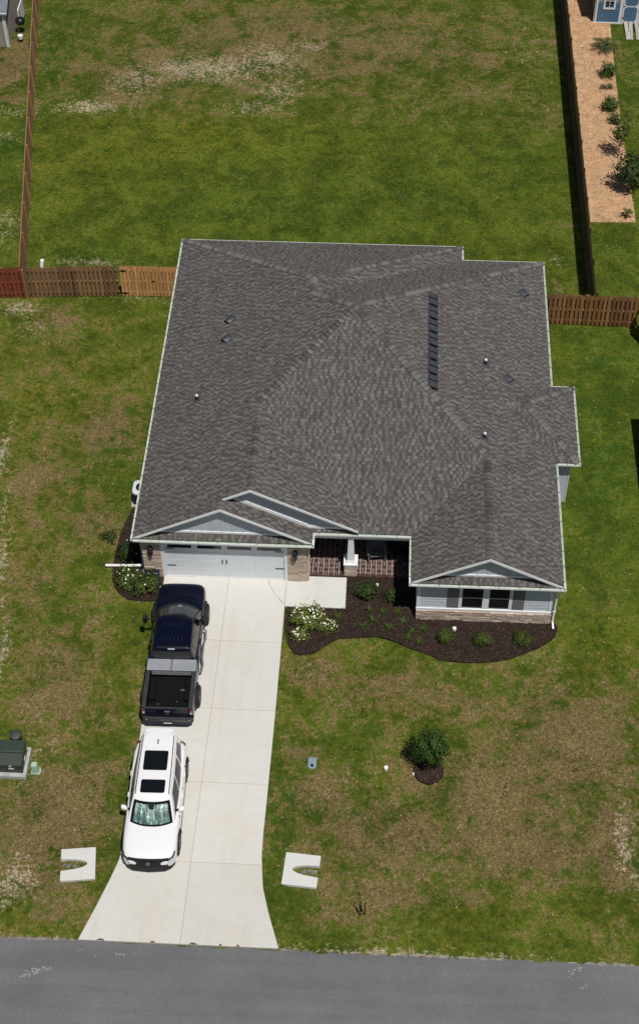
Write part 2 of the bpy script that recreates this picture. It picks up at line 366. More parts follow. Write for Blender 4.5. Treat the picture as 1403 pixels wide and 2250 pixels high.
DARK = [(-13.24,39.76,1.06,5.35,0.8),(1.4,25.67,7.03,2.28,0.5),(13.5,30.83,2.43,3.73,0.4),(7.47,27.82,4.75,3.16,0.4),(-13.94,30.51,0.99,3.33,0.8),(-5.39,8.34,1.82,1.67,0.5),(-5.13,6.45,1.19,1.34,0.5),(-8.34,14.05,1.71,2.5,0.2),(16.16,9.3,1.6,6.45,0.85),(16.81,15.76,1.7,1.91,0.7),(3.42,-11.33,0.49,2.21,0.6),(2.91,-8.76,0.34,2.35,0.6),(3.57,-8.53,0.68,1.16,0.5),(-2.48,-8.82,0.5,3.17,0.5),(-8.91,21.96,2.75,0.88,0.5),(12.8,-4.09,1.75,0.85,0.3),(5.98,-5.24,1.05,0.84,0.5),(20.11,43.96,1.06,6.14,0.6),(17.54,23.08,1.37,2.17,0.4)]
def field(blobs, X, Y):
    o = np.zeros_like(X)
    for cx, cy, rx, ry, a in blobs:
        q = ((X-cx)/max(rx, .1))**2+((Y-cy)/max(ry, .1))**2
        o = np.maximum(o, a*np.exp(-q*.8)) if a else o
    return o
def fields(X, Y):
    d = np.clip(.05+field(DRY, X, Y), 0, 1)
    d = d+np.where((X < -2.4) & (Y < 17.5), .10, 0)+np.where((X > 2.6) & (Y < -1.2), .06, 0)
    d = np.where((Y > 21) & (Y < 33.5), d-.28, d)
    d = np.where((X > 14.2) & (Y > -1) & (Y < 18), d-.28, d)
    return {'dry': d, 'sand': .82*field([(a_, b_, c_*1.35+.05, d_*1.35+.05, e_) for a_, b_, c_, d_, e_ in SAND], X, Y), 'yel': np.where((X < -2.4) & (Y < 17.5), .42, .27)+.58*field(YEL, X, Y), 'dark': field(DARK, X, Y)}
def axis(a, b, st, far):
    return np.concatenate([-np.geomspace(far, -a+8, 9)*1.0, np.arange(a, b+st/2, st), np.geomspace(b+8, far, 9)])
gx = axis(-22., 26., .22, 900.); gy = axis(-22., 56., .22, 900.)
X, Y = np.meshgrid(gx, gy); nx, ny = len(gx), len(gy)
Z = .012*np.sin(X*1.7+Y*.6)*np.sin(Y*1.3-X*.4)+.008*np.sin(X*4.1)*np.sin(Y*3.7)-.02
Z -= .10*np.exp(-((Y+11.7)/1.6)**2)*(np.abs(X-.15) > 3.4)*(np.abs(X) < 60)      # shallow roadside swale
Z = np.where(Y < -14.4, -.06, Z)
idx = np.arange(nx*ny).reshape(ny, nx)
F = np.stack([idx[:-1,:-1], idx[:-1,1:], idx[1:,1:], idx[1:,:-1]], -1).reshape(-1, 4)
fl = fields(X, Y)
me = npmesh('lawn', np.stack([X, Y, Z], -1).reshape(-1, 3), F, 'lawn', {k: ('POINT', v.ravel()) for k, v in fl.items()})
me.polygons.foreach_set('use_smooth', [True]*len(me.polygons))
lawn_o = link(bpy.data.objects.new('lawn', me)); tag(lawn_o, kind='structure')

def gz(x, y):
    z = .012*math.sin(x*1.7+y*.6)*math.sin(y*1.3-x*.4)+.008*math.sin(x*4.1)*math.sin(y*3.7)-.02
    if abs(x-.15) > 3.4: z -= .10*math.exp(-((y+11.7)/1.6)**2)
    return z

# street with a ragged near edge
edge = [(-900., -14.58)]
x = -30.
while x < 40.:
    edge.append((x, -14.57-.03*math.sin(x*.35)+random.uniform(-.05, .05))); x += random.uniform(.12, .35)
edge.append((900., -14.6))
mb = MB(); n = len(edge)
mb.add([(x, y, -.012) for x, y in edge]+[(x, -23.5, -.012) for x, y in edge], [(n+i, n+i+1, i+1, i) for i in range(n-1)])
tag(mb.build('street', 'asphalt'), kind='structure')
# crumbled sandy shoulder between lawn and street
mb = MB(); vs = []; k = 0; x = -30.
while x < 40.:
    w = max(0, random.uniform(-.10, .11)+.03*math.sin(x*.9)); w *= 0 if -3.5 < x < 3.6 else (1.2 if x > 3.5 else .8); vs.append((x, -14.56-w*.5, -.0095)); vs.append((x, -14.56+w*.8, -.0095)); x += random.uniform(.08, .22)
mb.add(vs, [(i, i+2, i+3, i+1) for i in range(0, len(vs)-3, 2)])
tag(mb.build('road_shoulder', 'road_edge'), kind='structure')
# pale concrete smears on the street
mb = MB()
for cx, cy, L, W, cnt in ((-4.75, -15.75, 1.0, .28, 50), (-1.9, -15.0, 1.6, .12, 8), (13.65, -14.85, .4, .2, 16), (13.9, -15.4, .3, .14, 5), (-3.3, -14.9, .2, .1, 4)):
    for i in range(cnt):
        a = random.uniform(-.5, .5); x = cx+a*L+random.gauss(0, .05); y = cy+a*W*1.4+random.gauss(0, W*.22); r = random.uniform(.02, .07)
        ang = random.random()*6
        mb.add([(x+r*random.uniform(.5, 1)*math.cos(ang+j*1.05), y+r*.7*random.uniform(.5, 1)*math.sin(ang+j*1.05), -.008+.0002*random.random()) for j in range(6)], [(0,1,2,3,4,5)])
tag(mb.build('street_scuffs', 'pale_scuff'), kind='structure')

# driveway: panels over a base, joints recessed
DL = [(-2.33, 1.62), (-2.34, -2.19), (-2.36, -5.83), (-2.34, -8.81), (-2.36, -10.3), (-2.43, -11.43), (-2.67, -12.25), (-2.98, -13.22), (-3.44, -14.55)]
DR = [(2.73, 1.62), (2.73, -2.4), (2.71, -5.59), (2.68, -8.38), (2.65, -10.2), (2.66, -11.01), (2.79, -12.25), (3.08, -13.28), (3.50, -14.5)]
def edge_x(tab, y):
    for (xa, ya), (xb, yb) in zip(tab, tab[1:]):
        if yb <= y <= ya: return xa+(xb-xa)*(y-ya)/(yb-ya)
    return tab[-1][0] if y < tab[-1][1] else tab[0][0]
mb = MB(); ys = np.linspace(1.6, -14.52, 40)
pl = [(edge_x(DL, y)+.004, y) for y in ys]; pr = [(edge_x(DR, y)-.004, y) for y in ys]
mb.prism(pl+pr[::-1], -.1, .015)
drive = mb.build('driveway', 'joint_dark'); tag(drive, kind='structure')
rows = [1.615, -1.58, -4.83, -8.1, -11.4, -14.54]
def midx(y): return .34+(y-1.63)*(.24/16.2)
for a, b in zip(rows, rows[1:]):
    for side in (0, 1):
        yy = np.linspace(a-.006, b+.006, 12)
        L_ = [(edge_x(DL, y) if side == 0 else midx(y)+.006, y) for y in yy]
        R_ = [(midx(y)-.006 if side == 0 else edge_x(DR, y), y) for y in yy]
        MB().prism((L_+R_[::-1]), -.1, .03).build('concrete_panel', 'concrete', drive, bevel=.008)
MB().bx(2.74, 5.2, .25, 1.84, -.1, .045).build('concrete_panel', 'concrete_light', drive, bevel=.008)
# the crack across the upper right panel
pts = [(1.98, 1.60), (2.03, 1.42), (2.06, 1.30), (2.16, 1.12), (2.22, .98), (2.37, .75), (2.44, .70), (2.58, .50), (2.71, .33)]
mb = MB(); vs = []
for i, (x, y) in enumerate(pts):
    w = .012+.006*math.sin(i*2.1); vs += [(x-w, y-w*.5, .0312), (x+w, y+w*.5, .0312)]
mb.add(vs, [(i, i+1, i+3, i+2) for i in range(0, len(vs)-2, 2)]); mb.build('crack', 'joint_dark', drive)
for x, w in ((-2.66, .16), (-.85, .1), (.55, .16), (2.1, .07), (1.5, .06)):   # broken lip at the street end
    MB().add([(x-w, -14.535, .0315), (x-w*.3, -14.46, .0315), (x+w*.5, -14.475, .0315), (x+w, -14.535, .0315)], [(3,2,1,0)]).build('chipped_edge', 'rust_brown', drive)

# ------------------------------------------------------------------ mulch beds
def smooth_poly(pts, it=2):
    for _ in range(it):
        q = []
        for i in range(len(pts)):
            a, b = pts[i], pts[(i+1) % len(pts)]
            q += [(a[0]*.75+b[0]*.25, a[1]*.75+b[1]*.25), (a[0]*.25+b[0]*.75, a[1]*.25+b[1]*.75)]
        pts = q
    return pts
def pip(x, y, poly):
    c = False; j = len(poly)-1
    for i in range(len(poly)):
        xi, yi = poly[i]; xj, yj = poly[j]
        if (yi > y) != (yj > y) and x < (xj-xi)*(y-yi)/(yj-yi)+xi: c = not c
        j = i
    return c
def bed(name, poly, mat, chipmat, nchip, h=.05, size=.07):
    jit = [(x+random.uniform(-.03, .03), y+random.uniform(-.03, .03)) for x, y in poly]
    o = MB().prism(jit, -.1, h).build(name, mat); tag(o, kind='structure')
    xs = [p[0] for p in poly]; ys_ = [p[1] for p in poly]; mb = MB(); c = 0
    while c < nchip:
        x = random.uniform(min(xs)-.05, max(xs)+.05); y = random.uniform(min(ys_)-.05, max(ys_)+.05)
        if not pip(x, y, poly): continue
        c += 1
        L = random.uniform(.5, 1.6)*size; W = random.uniform(.15, .4)*size; a = random.random()*6.3; tl = random.gauss(0, .35)
        ca, sa = math.cos(a), math.sin(a); z = h+random.uniform(.0, .022)
        mb.add([(x+ca*L/2-sa*W/2, y+sa*L/2+ca*W/2, z+tl*L/2), (x-ca*L/2-sa*W/2, y-sa*L/2+ca*W/2, z-tl*L/2+.004), (x-ca*L/2+sa*W/2, y-sa*L/2-ca*W/2, z-tl*L/2), (x+ca*L/2+sa*W/2, y+sa*L/2-ca*W/2, z+tl*L/2+.006)], [(0,1,2,3)], random.random()**2)
    ch = mb.build('bark_chips', chipmat, o); ch['kind'] = 'stuff'
    return o
bedR = [(2.78,.22),(2.80,-.5),(2.84,-1.06),(3.0,-1.75),(3.25,-2.07),(3.5,-2.15),(3.8,-2.12),(4.06,-2.01),(4.4,-1.75),(4.67,-1.47),(5.0,-1.3),(5.4,-1.2),(6.02,-1.13),(6.5,-1.14),(6.94,-1.21),(7.4,-1.38),(7.85,-1.61),(8.58,-1.91),(9.0,-2.08),(9.48,-2.2),(10.0,-2.23),(10.55,-2.19),(11.2,-2.08),(11.81,-1.92),(12.4,-1.68),(12.91,-1.38),(13.35,-1.05),(13.61,-.79),(13.74,-.5),(13.76,-.3),(13.55,-.03),(8.06,-.03),(8.06,1.87),(5.22,1.87),(5.22,.22)]
bed('mulch_bed', bedR, 'mulch', 'mulch_chip', 5200)
bedL = [(-2.36,1.58),(-2.36,.35),(-2.6,.26),(-3.0,.22),(-3.35,.24),(-3.75,.36),(-4.05,.55),(-4.3,.9),(-4.45,1.3),(-4.56,2.1),(-4.55,2.8),(-4.45,3.8),(-4.25,4.9),(-4.03,5.7),(-3.9,6.9),(-3.1,6.9),(-3.1,1.72),(-2.5,1.58)]
bed('mulch_bed', bedL, 'mulch', 'mulch_chip', 1600)
ring = [(8.62+.56*math.cos(a)*(1+.05*math.sin(3*a)), -7.30+.52*math.sin(a)*(1+.07*math.cos(2*a))) for a in np.linspace(0, 2*math.pi, 22)[:-1]]
bed('mulch_ring', ring, 'mulch', 'mulch_chip', 420)
strip = [(16.66,50.5),(16.70,40),(16.70,30),(16.72,25.62),(17.5,25.66),(18.4,25.72),(19.02,25.74),(18.98,30),(18.94,34),(18.92,38.06),(18.98,42),(19.06,44.3),(19.2,50.5)]
bed('pine_straw_bed', strip, 'pine_straw', 'straw_chip', 5200, .04, .11)
# bare ground along the fences
for poly in ([(-11.0,18.98),(-9.5,19.05),(-6.6,19.12),(-6.6,19.42),(-7.4,19.36),(-8.3,19.62),(-9.4,19.75),(-10.2,19.6),(-11.0,19.4)],):
    o = MB().prism(poly, -.1, .006).build('bare_soil', 'soil'); tag(o, kind='structure')

# ------------------------------------------------------------------ grass tufts
N = 170000
gxs = RNG.uniform(-17.5, 20.5, N*2); gys = RNG.uniform(-14.5, 47.5, N*2)
keep = np.ones(N*2, bool)
dlx = np.interp(gys, [p[1] for p in DL[::-1]], [p[0] for p in DL[::-1]]); drx = np.interp(gys, [p[1] for p in DR[::-1]], [p[0] for p in DR[::-1]])
keep &= ~((gxs > dlx+.01) & (gxs < drx-.01) & (gys < 1.9))
keep &= ~((gxs > -3.3) & (gxs < 13.7) & (gys > -.1) & (gys < 20.0))
keep &= ~((gxs > 16.62) & (gxs < 19.05) & (gys > 25.6))
def np_pip(xs, ys, poly):
    c = np.zeros(len(xs), bool); j = len(poly)-1
    for i in range(len(poly)):
        xi, yi = poly[i]; xj, yj = poly[j]
        if yi != yj: c ^= ((yi > ys) != (yj > ys)) & (xs < (xj-xi)*(ys-yi)/(yj-yi)+xi)
        j = i
    return c
for poly in (bedR, bedL, ring): keep &= ~np_pip(gxs, gys, poly)
keep &= ~((np.abs(gxs+3.9) < .72) & (np.abs(gys+11.68) < .72)); keep &= ~((np.abs(gxs-4.1) < .72) & (np.abs(gys+11.5) < .72))
fl = fields(gxs, gys)
keep &= RNG.random(N*2) > np.clip(fl['sand']*1.1, 0, .9)
vis = (gxs > -17.5+(gys < 20)*(-0)+0) & (gxs > -6.2-(gys+14.6)*.195) & (gxs < 16.2+(gys+14.6)*.085)
keep &= vis
sel = np.nonzero(keep)[0][:N]; gx_, gy_ = gxs[sel], gys[sel]; n = len(sel)
ang = RNG.uniform(0, 6.283, n); hh = RNG.uniform(.014, .038, n)*(1-.35*fl['dry'][sel]); ww = RNG.uniform(.02, .05, n)
hh = np.where((gy_ > 21), hh*1.3, hh); ww = np.where((gy_ > 21), ww*1.3, ww)
bz = .012*np.sin(gx_*1.7+gy_*.6)*np.sin(gy_*1.3-gx_*.4)+.008*np.sin(gx_*4.1)*np.sin(gy_*3.7)-.024-.10*np.exp(-((gy_+11.7)/1.6)**2)*(np.abs(gx_-.15) > 3.4)
lean = RNG.uniform(.3, 1.3, n); la = RNG.uniform(0, 6.283, n)
V = np.zeros((n, 3, 3)); ca, sa = np.cos(ang)*ww, np.sin(ang)*ww
V[:,0] = np.stack([gx_-ca, gy_-sa, bz], -1); V[:,1] = np.stack([gx_+ca, gy_+sa, bz], -1)
V[:,2] = np.stack([gx_+np.cos(la)*hh*lean, gy_+np.sin(la)*hh*lean, bz+hh], -1)
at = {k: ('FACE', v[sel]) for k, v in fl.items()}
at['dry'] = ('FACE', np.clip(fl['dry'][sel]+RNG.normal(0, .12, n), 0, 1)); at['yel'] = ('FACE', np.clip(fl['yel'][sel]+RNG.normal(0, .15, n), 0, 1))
me = npmesh('grass', V.reshape(-1, 3), np.arange(n*3).reshape(n, 3), 'grass_blade', at)
g_o = link(bpy.data.objects.new('grass', me)); tag(g_o, 'short patchy lawn grass around the house', 'grass', kind='stuff')
# pale dry leaf bits caught in the grass
nb = 1500; k_ = RNG.choice(np.nonzero(keep)[0], nb, replace=False); bx_, by_ = gxs[k_], gys[k_]
a_ = RNG.uniform(0, 6.283, nb); L_ = RNG.uniform(.02, .055, nb); z_ = RNG.uniform(.02, .04, nb)
V = np.zeros((nb, 4, 3))
for j, (u_, w_) in enumerate(((1, 0), (0, .5), (-1, 0), (0, -.5))):
    V[:, j] = np.stack([bx_+(np.cos(a_)*u_-np.sin(a_)*w_)*L_, by_+(np.sin(a_)*u_+np.cos(a_)*w_)*L_, z_+.012*(j % 2)-.1*np.exp(-((by_+11.7)/1.6)**2)], -1)
o = link(bpy.data.objects.new('leaf_litter', npmesh('leaf_litter', V.reshape(-1, 3), np.arange(nb*4).reshape(nb, 4), 'dry_bits'))); tag(o, 'pale dry leaf bits scattered through the lawn', 'leaf litter', kind='stuff')
# ================================================================== HOUSE
x0, x1, x2, x4, xg, xw = -3.45, 10.02, 13.80, 14.75, 3.91, 7.70
yg, yp, yw, yb0, yb1, yr1, yr2 = 1.21, 1.88, -.54, 6.11, 10.77, 20.10, 19.11
he, s = 2.70, .532
xr1 = x0+(xg-x0)/2; xr2 = 1.40; xg2 = 6.25; xrw = (xw+x2)/2
xm = (x0+x2)/2; ym = yr2-(x2-x0)/2; xa = (x0+x1)/2; ya1 = yr1-(x1-x0)/2; ya2 = yr2-(x1-x0)/2
yk1, yk2, ykw = 1.33, 1.84, -.43          # front edges of the three gable rakes
wg1, wg2, wgw = 1.60, 2.12, -.13          # gable wall planes
yE = yp+(xg2-xr2); yEw = yp+(xrw-xw); ybm = (yb0+yb1)/2; db = (yb1-yb0)/2
xgc = 5.64
house = thing('house', 'single storey grey house with brown shingled hip roof and white garage door', 'house', (5.2, 9.5, 0), 0, world=True)
ORTH = [(x0,yg),(xg,yg),(xg,yp),(xw,yp),(xw,yw),(x2,yw),(x2,yb0),(x4,yb0),(x4,yb1),(x2,yb1),(x2,yr2),(x1,yr2),(x1,yr1),(x0,yr1)]
def orth_inset(poly, d):
    out = []; n = len(poly)
    for i in range(n):
        p, c, q = Vector(poly[i-1]), Vector(poly[i]), Vector(poly[(i+1) % n])
        d1 = (c-p).normalized(); d2 = (q-c).normalized()
        out.append(tuple(c+Vector((-d1.y, d1.x))*d+Vector((-d2.y, d2.x))*d))
    return out
MB().prism(orth_inset(ORTH, .10), 2.565, 2.60).build('soffit', 'white_paint', house)
WALL = [(-3.09,1.70),(3.55,1.70),(3.55,4.25),(8.06,4.25),(8.06,-.05),(13.44,-.05),(13.44,6.47),(14.39,6.47),(14.39,10.41),(13.44,10.41),(13.44,18.75),(9.66,18.75),(9.66,19.74),(-3.09,19.74)]
wall = MB().prism(WALL, -.2, 2.568).build('wall', 'siding', house)
# ---- roof planes: (polygon, uphill direction, eave offset, gutter?)
PL = {
 'L': ([(x0,yg),(x0+.12,yk1),(xr1,yk1),(xr1,yk2),(xr2,yk2),(xr2,yE),(xm,ym),(xa,ya2),(xa,ya1),(x0,yr1)], (1,0), x0),
 'R': ([(x2,yw),(x2,yb0),(x2-db,ybm),(x2,yb1),(x2,yr2),(xm,ym),(xrw,yEw),(xrw,ykw),(x2-.11,ykw)], (-1,0), -x2),
 'F': ([(xgc,yp),(xw,yp),(xrw,yEw),(xm,ym),(xr2,yE),(xgc,yp+xg2-xgc)], (0,1), yp),
 'Fs': ([(xg,yp),(xgc,yp),(xgc,wg2),(xg-(wg2-yp),wg2)], (0,1), yp),
 'G1R': ([(xr1,yk1),(xg-.12,yk1),(xg,yg),(xg,yp),(xg-(wg2-yp),wg2),(xr1,wg2)], (-1,0), -xg),
 'G2R': ([(xr2,yk2),(xgc,yk2),(xgc,yp+xg2-xgc),(xr2,yE)], (-1,0), -xg2),
 'P1': ([(x0,yg),(xg,yg),(xg-(wg1-yg),wg1),(x0+(wg1-yg),wg1)], (0,1), yg),
 'WL': ([(xw,yw),(xw+.11,ykw),(xrw,ykw),(xrw,yEw),(xw,yp)], (1,0), xw),
 'PW': ([(xw,yw),(x2,yw),(x2-(wgw-yw),wgw),(xw+(wgw-yw),wgw)], (0,1), yw),
 'B1': ([(x1,yr1),(x0,yr1),(xa,ya1)], (0,-1), -yr1),
 'BR': ([(x1,yr2),(x1,yr1),(xa,ya1),(xa,ya2)], (-1,0), -x1),
 'B2': ([(x2,yr2),(x1,yr2),(xa,ya2),(xm,ym)], (0,-1), -yr2),
 'UR': ([(x4,yb0),(x4,yb1),(x4-db,ybm)], (-1,0), -x4),
 'UF': ([(x2,yb0),(x4,yb0),(x4-db,ybm),(x2-db,ybm)], (0,1), yb0),
 'UB': ([(x4,yb1),(x2,yb1),(x2-db,ybm),(x4-db,ybm)], (0,-1), -yb1),
}
def clip_half(poly, a, c):           # keep a.p >= c
    out = []; n = len(poly)
    for i in range(n):
        p, q = poly[i], poly[(i+1) % n]; dp = a[0]*p[0]+a[1]*p[1]-c; dq = a[0]*q[0]+a[1]*q[1]-c
        if dp >= 0: out.append(p)
        if (dp >= 0) != (dq >= 0): t_ = dp/(dp-dq); out.append((p[0]+(q[0]-p[0])*t_, p[1]+(q[1]-p[1])*t_))
    return out
GI = .085
mbd = MB()
PLC = {}
for k, (poly, nrm, e) in PL.items():
    gi = 0.0 if k == 'G2R' else GI
    pc = clip_half(poly, nrm, e+gi); PLC[k] = pc
    zf = lambda x, y: he+s*(nrm[0]*x+nrm[1]*y-e)
    top = [(x, y, zf(x, y)-.002) for x, y in pc]
    mbd.ext([(x, y, z-.03) for x, y, z in top], (0, 0, .03))
roof = mbd.build('roof', 'roof_deck', house)
SL = math.sqrt(1+s*s); EXP = .143; DP = EXP/SL
Nn = {k: Vector((-nrm[0]*s, -nrm[1]*s, 1)).normalized() for k, (poly, nrm, e) in PL.items()}
WIDTHS = (.085, .11, .14, .17); TINTS = (.08, .28, .48, .7, .95)
PHASE = [0]
def pick_tint():        # laminated shingle: lighter teeth alternate with darker gaps
    PHASE[0] ^= random.random() < .88
    return random.uniform(.5, 1.) if PHASE[0] else random.uniform(.02, .46)
mbs = MB(); singles = []
def emit_tab(mb, T, U, Nv, O, w, th, tint):
    P = lambda a, b, h: O+T*a+U*b+Nv*h
    g = .003
    vs = [P(g,0,th), P(w-g,0,th), P(w-g,EXP,.002), P(g,EXP,.002), P(g,0,-.001), P(w-g,0,-.001), P(w-g,EXP,-.001), P(g,EXP,-.001)]
    mb.add(vs, [(0,1,2,3),(4,5,1,0),(5,6,2,1),(7,4,0,3)], tint)
cand = []
for k, (poly, nrm, e) in PL.items():
    poly = PLC[k]; T2 = (nrm[1], -nrm[0])
    T = Vector((T2[0], T2[1], 0)); U = Vector((nrm[0], nrm[1], s))/SL; Nv = Nn[k]
    us = [T2[0]*x+T2[1]*y for x, y in poly]; ds = [nrm[0]*x+nrm[1]*y-e for x, y in poly]
    pud = list(zip(us, ds)); d = min(ds); r = 0
    while d < max(ds):
        u = min(us)-random.uniform(0, .3)
        while u < max(us):
            wi = random.randrange(4); w = WIDTHS[wi]
            cs = [(u, d), (u+w, d), (u+w, d+DP), (u, d+DP)]
            ins = [pip(a, b, pud) for a, b in cs]
            P0 = lambda a, b: Vector((T2[0]*a+nrm[0]*(b+e), T2[1]*a+nrm[1]*(b+e), he+s*b))
            tint = pick_tint(); th = .018 if PHASE[0] else .009
            if all(ins):
                O = P0(u, d)
                if k in ('F', 'Fs', 'PW', 'P1'): cand.append((O.y if k in ('F',) else 50, O, T, U, Nv, wi, th, tint))
                else: emit_tab(mbs, T, U, Nv, O, w, th, tint)
            elif any(ins) or pip(u+w/2, d+DP/2, pud):
                q = clip_half(pud, (1,0), u); q = clip_half(q, (-1,0), -(u+w)) if q else q
                q = clip_half(q, (0,1), d) if q else q; q = clip_half(q, (0,-1), -(d+DP)) if q else q
                if q and len(q) >= 3:
                    vs = [P0(a, b)+Nv*(th+(.002-th)*(b-d)/DP) for a, b in q]
                    mbs.add(vs, [tuple(range(len(vs)))], tint)
            u += w
        d += DP; r += 1
cand.sort(key=lambda c: c[0])
shared = {}
for i, (yy, O, T, U, Nv, wi, th, tint) in enumerate(cand):
    if i < 300:
        ti = min(range(5), key=lambda q: abs(TINTS[q]-tint))
        if (wi, ti) not in shared:
            m_ = MB(); emit_tab(m_, Vector((1,0,0)), Vector((0,1,0)), Vector((0,0,1)), Vector((0,0,0)), WIDTHS[wi], .012, TINTS[ti]); shared[(wi, ti)] = m_.mesh('shingle', 'shingle')
        inst('shingle', shared[(wi, ti)], roof, Matrix(((T.x, U.x, Nv.x, O.x), (T.y, U.y, Nv.y, O.y), (T.z, U.z, Nv.z, O.z), (0,0,0,1))))
    else: emit_tab(mbs, T, U, Nv, O, WIDTHS[wi], th, tint)
mbs.build('shingle_field', 'shingle', roof, kind='stuff')
# ---- hip and ridge caps
def H(x, y, k): poly, nrm, e = PL[k]; return Vector((x, y, he+s*(nrm[0]*x+nrm[1]*y-e)))
hips = [(H(x0+.1,yr1-.1,'L'), H(xa,ya1,'L'),'L','B1'), (H(x1-.1,yr1-.1,'BR'), H(xa,ya1,'BR'),'B1','BR'), (H(xa,ya1,'L'), H(xa,ya2,'L'),'L','BR'),
        (H(xa,ya2,'L'), H(xm,ym,'L'),'L','B2'), (H(x2-.1,yr2-.1,'R'), H(xm,ym,'R'),'B2','R'),
        (H(xr2,yE,'L'), H(xm,ym,'L'),'L','F'), (H(xrw,yEw,'R'), H(xm,ym,'R'),'F','R'),
        (H(xr2,yk2+.02,'L'), H(xr2,yE,'L'),'L','G2R'), (H(xr1,yk1+.02,'L'), H(xr1,wg2,'L'),'L','G1R'), (H(xrw,ykw+.02,'R'), H(xrw,yEw,'R'),'WL','R'),
        (H(x4-.1,yb0+.1,'UR'), H(x4-db,ybm,'UR'),'UF','UR'), (H(x4-.1,yb1-.1,'UR'), H(x4-db,ybm,'UR'),'UB','UR'), (H(x4-db,ybm,'UF'), H(x2-db,ybm,'UF'),'UF','UB')]
caps = []; shared_cap = {}
for A, B, k1, k2 in hips:
    d = (B-A); L = d.length; d.normalize(); zv = (Nn[k1]+Nn[k2]).normalized(); zv = (zv-d*zv.dot(d)).normalized(); xv = d.cross(zv).normalized()
    c = max(-1, min(1, Nn[k1].dot(Nn[k2]))); fold = math.acos(c)/2
    ex = .205; n_ = int(L/ex)
    for i in range(n_):
        o = A+d*(i*ex)
        caps.append((o, xv, d, zv, round(math.degrees(fold)), o.y))
caps.sort(key=lambda c: c[5])
def cap_mesh(mb, M, fold, tint):
    wd = .15; ex = .205; t_ = math.tan(R(fold)); prof = [(-wd, -wd*t_), (-wd*.35, -wd*.35*t_*.75+.0), (0, .006), (wd*.35, -wd*.35*t_*.75), (wd, -wd*t_)]
    vs = [M @ Vector((a, 0, b+.062)) for a, b in prof]+[M @ Vector((a, ex*.90, b+.018)) for a, b in prof]+[M @ Vector((a*1.0, 0, b+.0)) for a, b in prof]
    fs = [(i, i+1, 6+i, 5+i) for i in range(4)]+[(10+i, 11+i, i+1, i) for i in range(4)]
    mb.add(vs, fs, tint)
mbc = MB()
for i, (o, xv, d, zv, fold, yy) in enumerate(caps):
    M = Matrix(((xv.x, d.x, zv.x, o.x), (xv.y, d.y, zv.y, o.y), (xv.z, d.z, zv.z, o.z), (0,0,0,1)))
    ti = random.choice((4, 3, 4, 1, 2))
    if i < 300:
        if (fold, ti) not in shared_cap:
            m_ = MB(); cap_mesh(m_, Matrix.Identity(4), fold, TINTS[ti]); shared_cap[(fold, ti)] = m_.mesh('ridge_cap', 'shingle')
        inst('ridge_cap', shared_cap[(fold, ti)], roof, M)
    else: cap_mesh(mbc, M, fold, TINTS[ti])
mbc.build('far_ridge_caps', 'shingle', roof, kind='stuff')
# ---- gutters: white channel, weathered trough, hangers
def gutter(A, B, nrm, hang=True):
    A = Vector((*A, he)); B = Vector((*B, he)); n_ = Vector((*nrm, 0)); mb = MB()
    mb.bar(A, B, n_, -.016, 0, -.07, .016); mb.bar(A, B, n_, -.115, -.099, -.07, .010); mb.bar(A, B, n_, -.099, -.016, -.07, -.06)
    g = mb.build('gutter', 'gutter_white', house)
    MB().bar(A, B, n_, -.098, -.017, -.059, -.022).build('trough', 'gutter_green', g)
    if hang:
        d = B-A; L = d.length; d.normalize(); q = .4
        while q < L-.1:
            p = A+d*q; MB().bar(p-d*.012, p+d*.012, n_, -.13, .003, .012, .026).build('hanger', 'grey_metal', g); q += .78
for a in (((x0,yg+.0),(x0,yr1),(-1,0)), ((x0,yg),(xg,yg),(0,-1)), ((xg,yg+.02),(xg,yp+.05),(1,0)), ((3.66,yp),(8.0,yp),(0,-1)), ((xw,yw+.02),(xw,yp-.08),(-1,0)),
          ((xw,yw),(x2,yw),(0,-1)), ((x2,yw+.02),(x2,yb0),(1,0)), ((x2+.0,yb0),(x4,yb0),(0,-1)), ((x4,yb0+.02),(x4,yb1-.02),(1,0)), ((x2,yb1),(x4,yb1),(0,1)),
          ((x2,yb1),(x2,yr2-.02),(1,0)), ((x1,yr2),(x2,yr2),(0,1)), ((x1,yr2),(x1,yr1-.02),(1,0)), ((x0+.02,yr1),(x1,yr1),(0,1))):
    gutter(*a)
# fascia under the eaves
mb = MB(); pf = orth_inset(ORTH, .115); pg = orth_inset(ORTH, .14); nP = len(pf)
for i in range(nP):
    j = (i+1) % nP
    mb.add([(*pf[i],2.598),(*pf[j],2.598),(*pg[j],2.598),(*pg[i],2.598),(*pf[i],2.71),(*pf[j],2.71),(*pg[j],2.71),(*pg[i],2.71)], [(0,1,5,4),(4,5,6,7),(2,3,7,6)])
mb.build('fascia', 'white_paint', house)
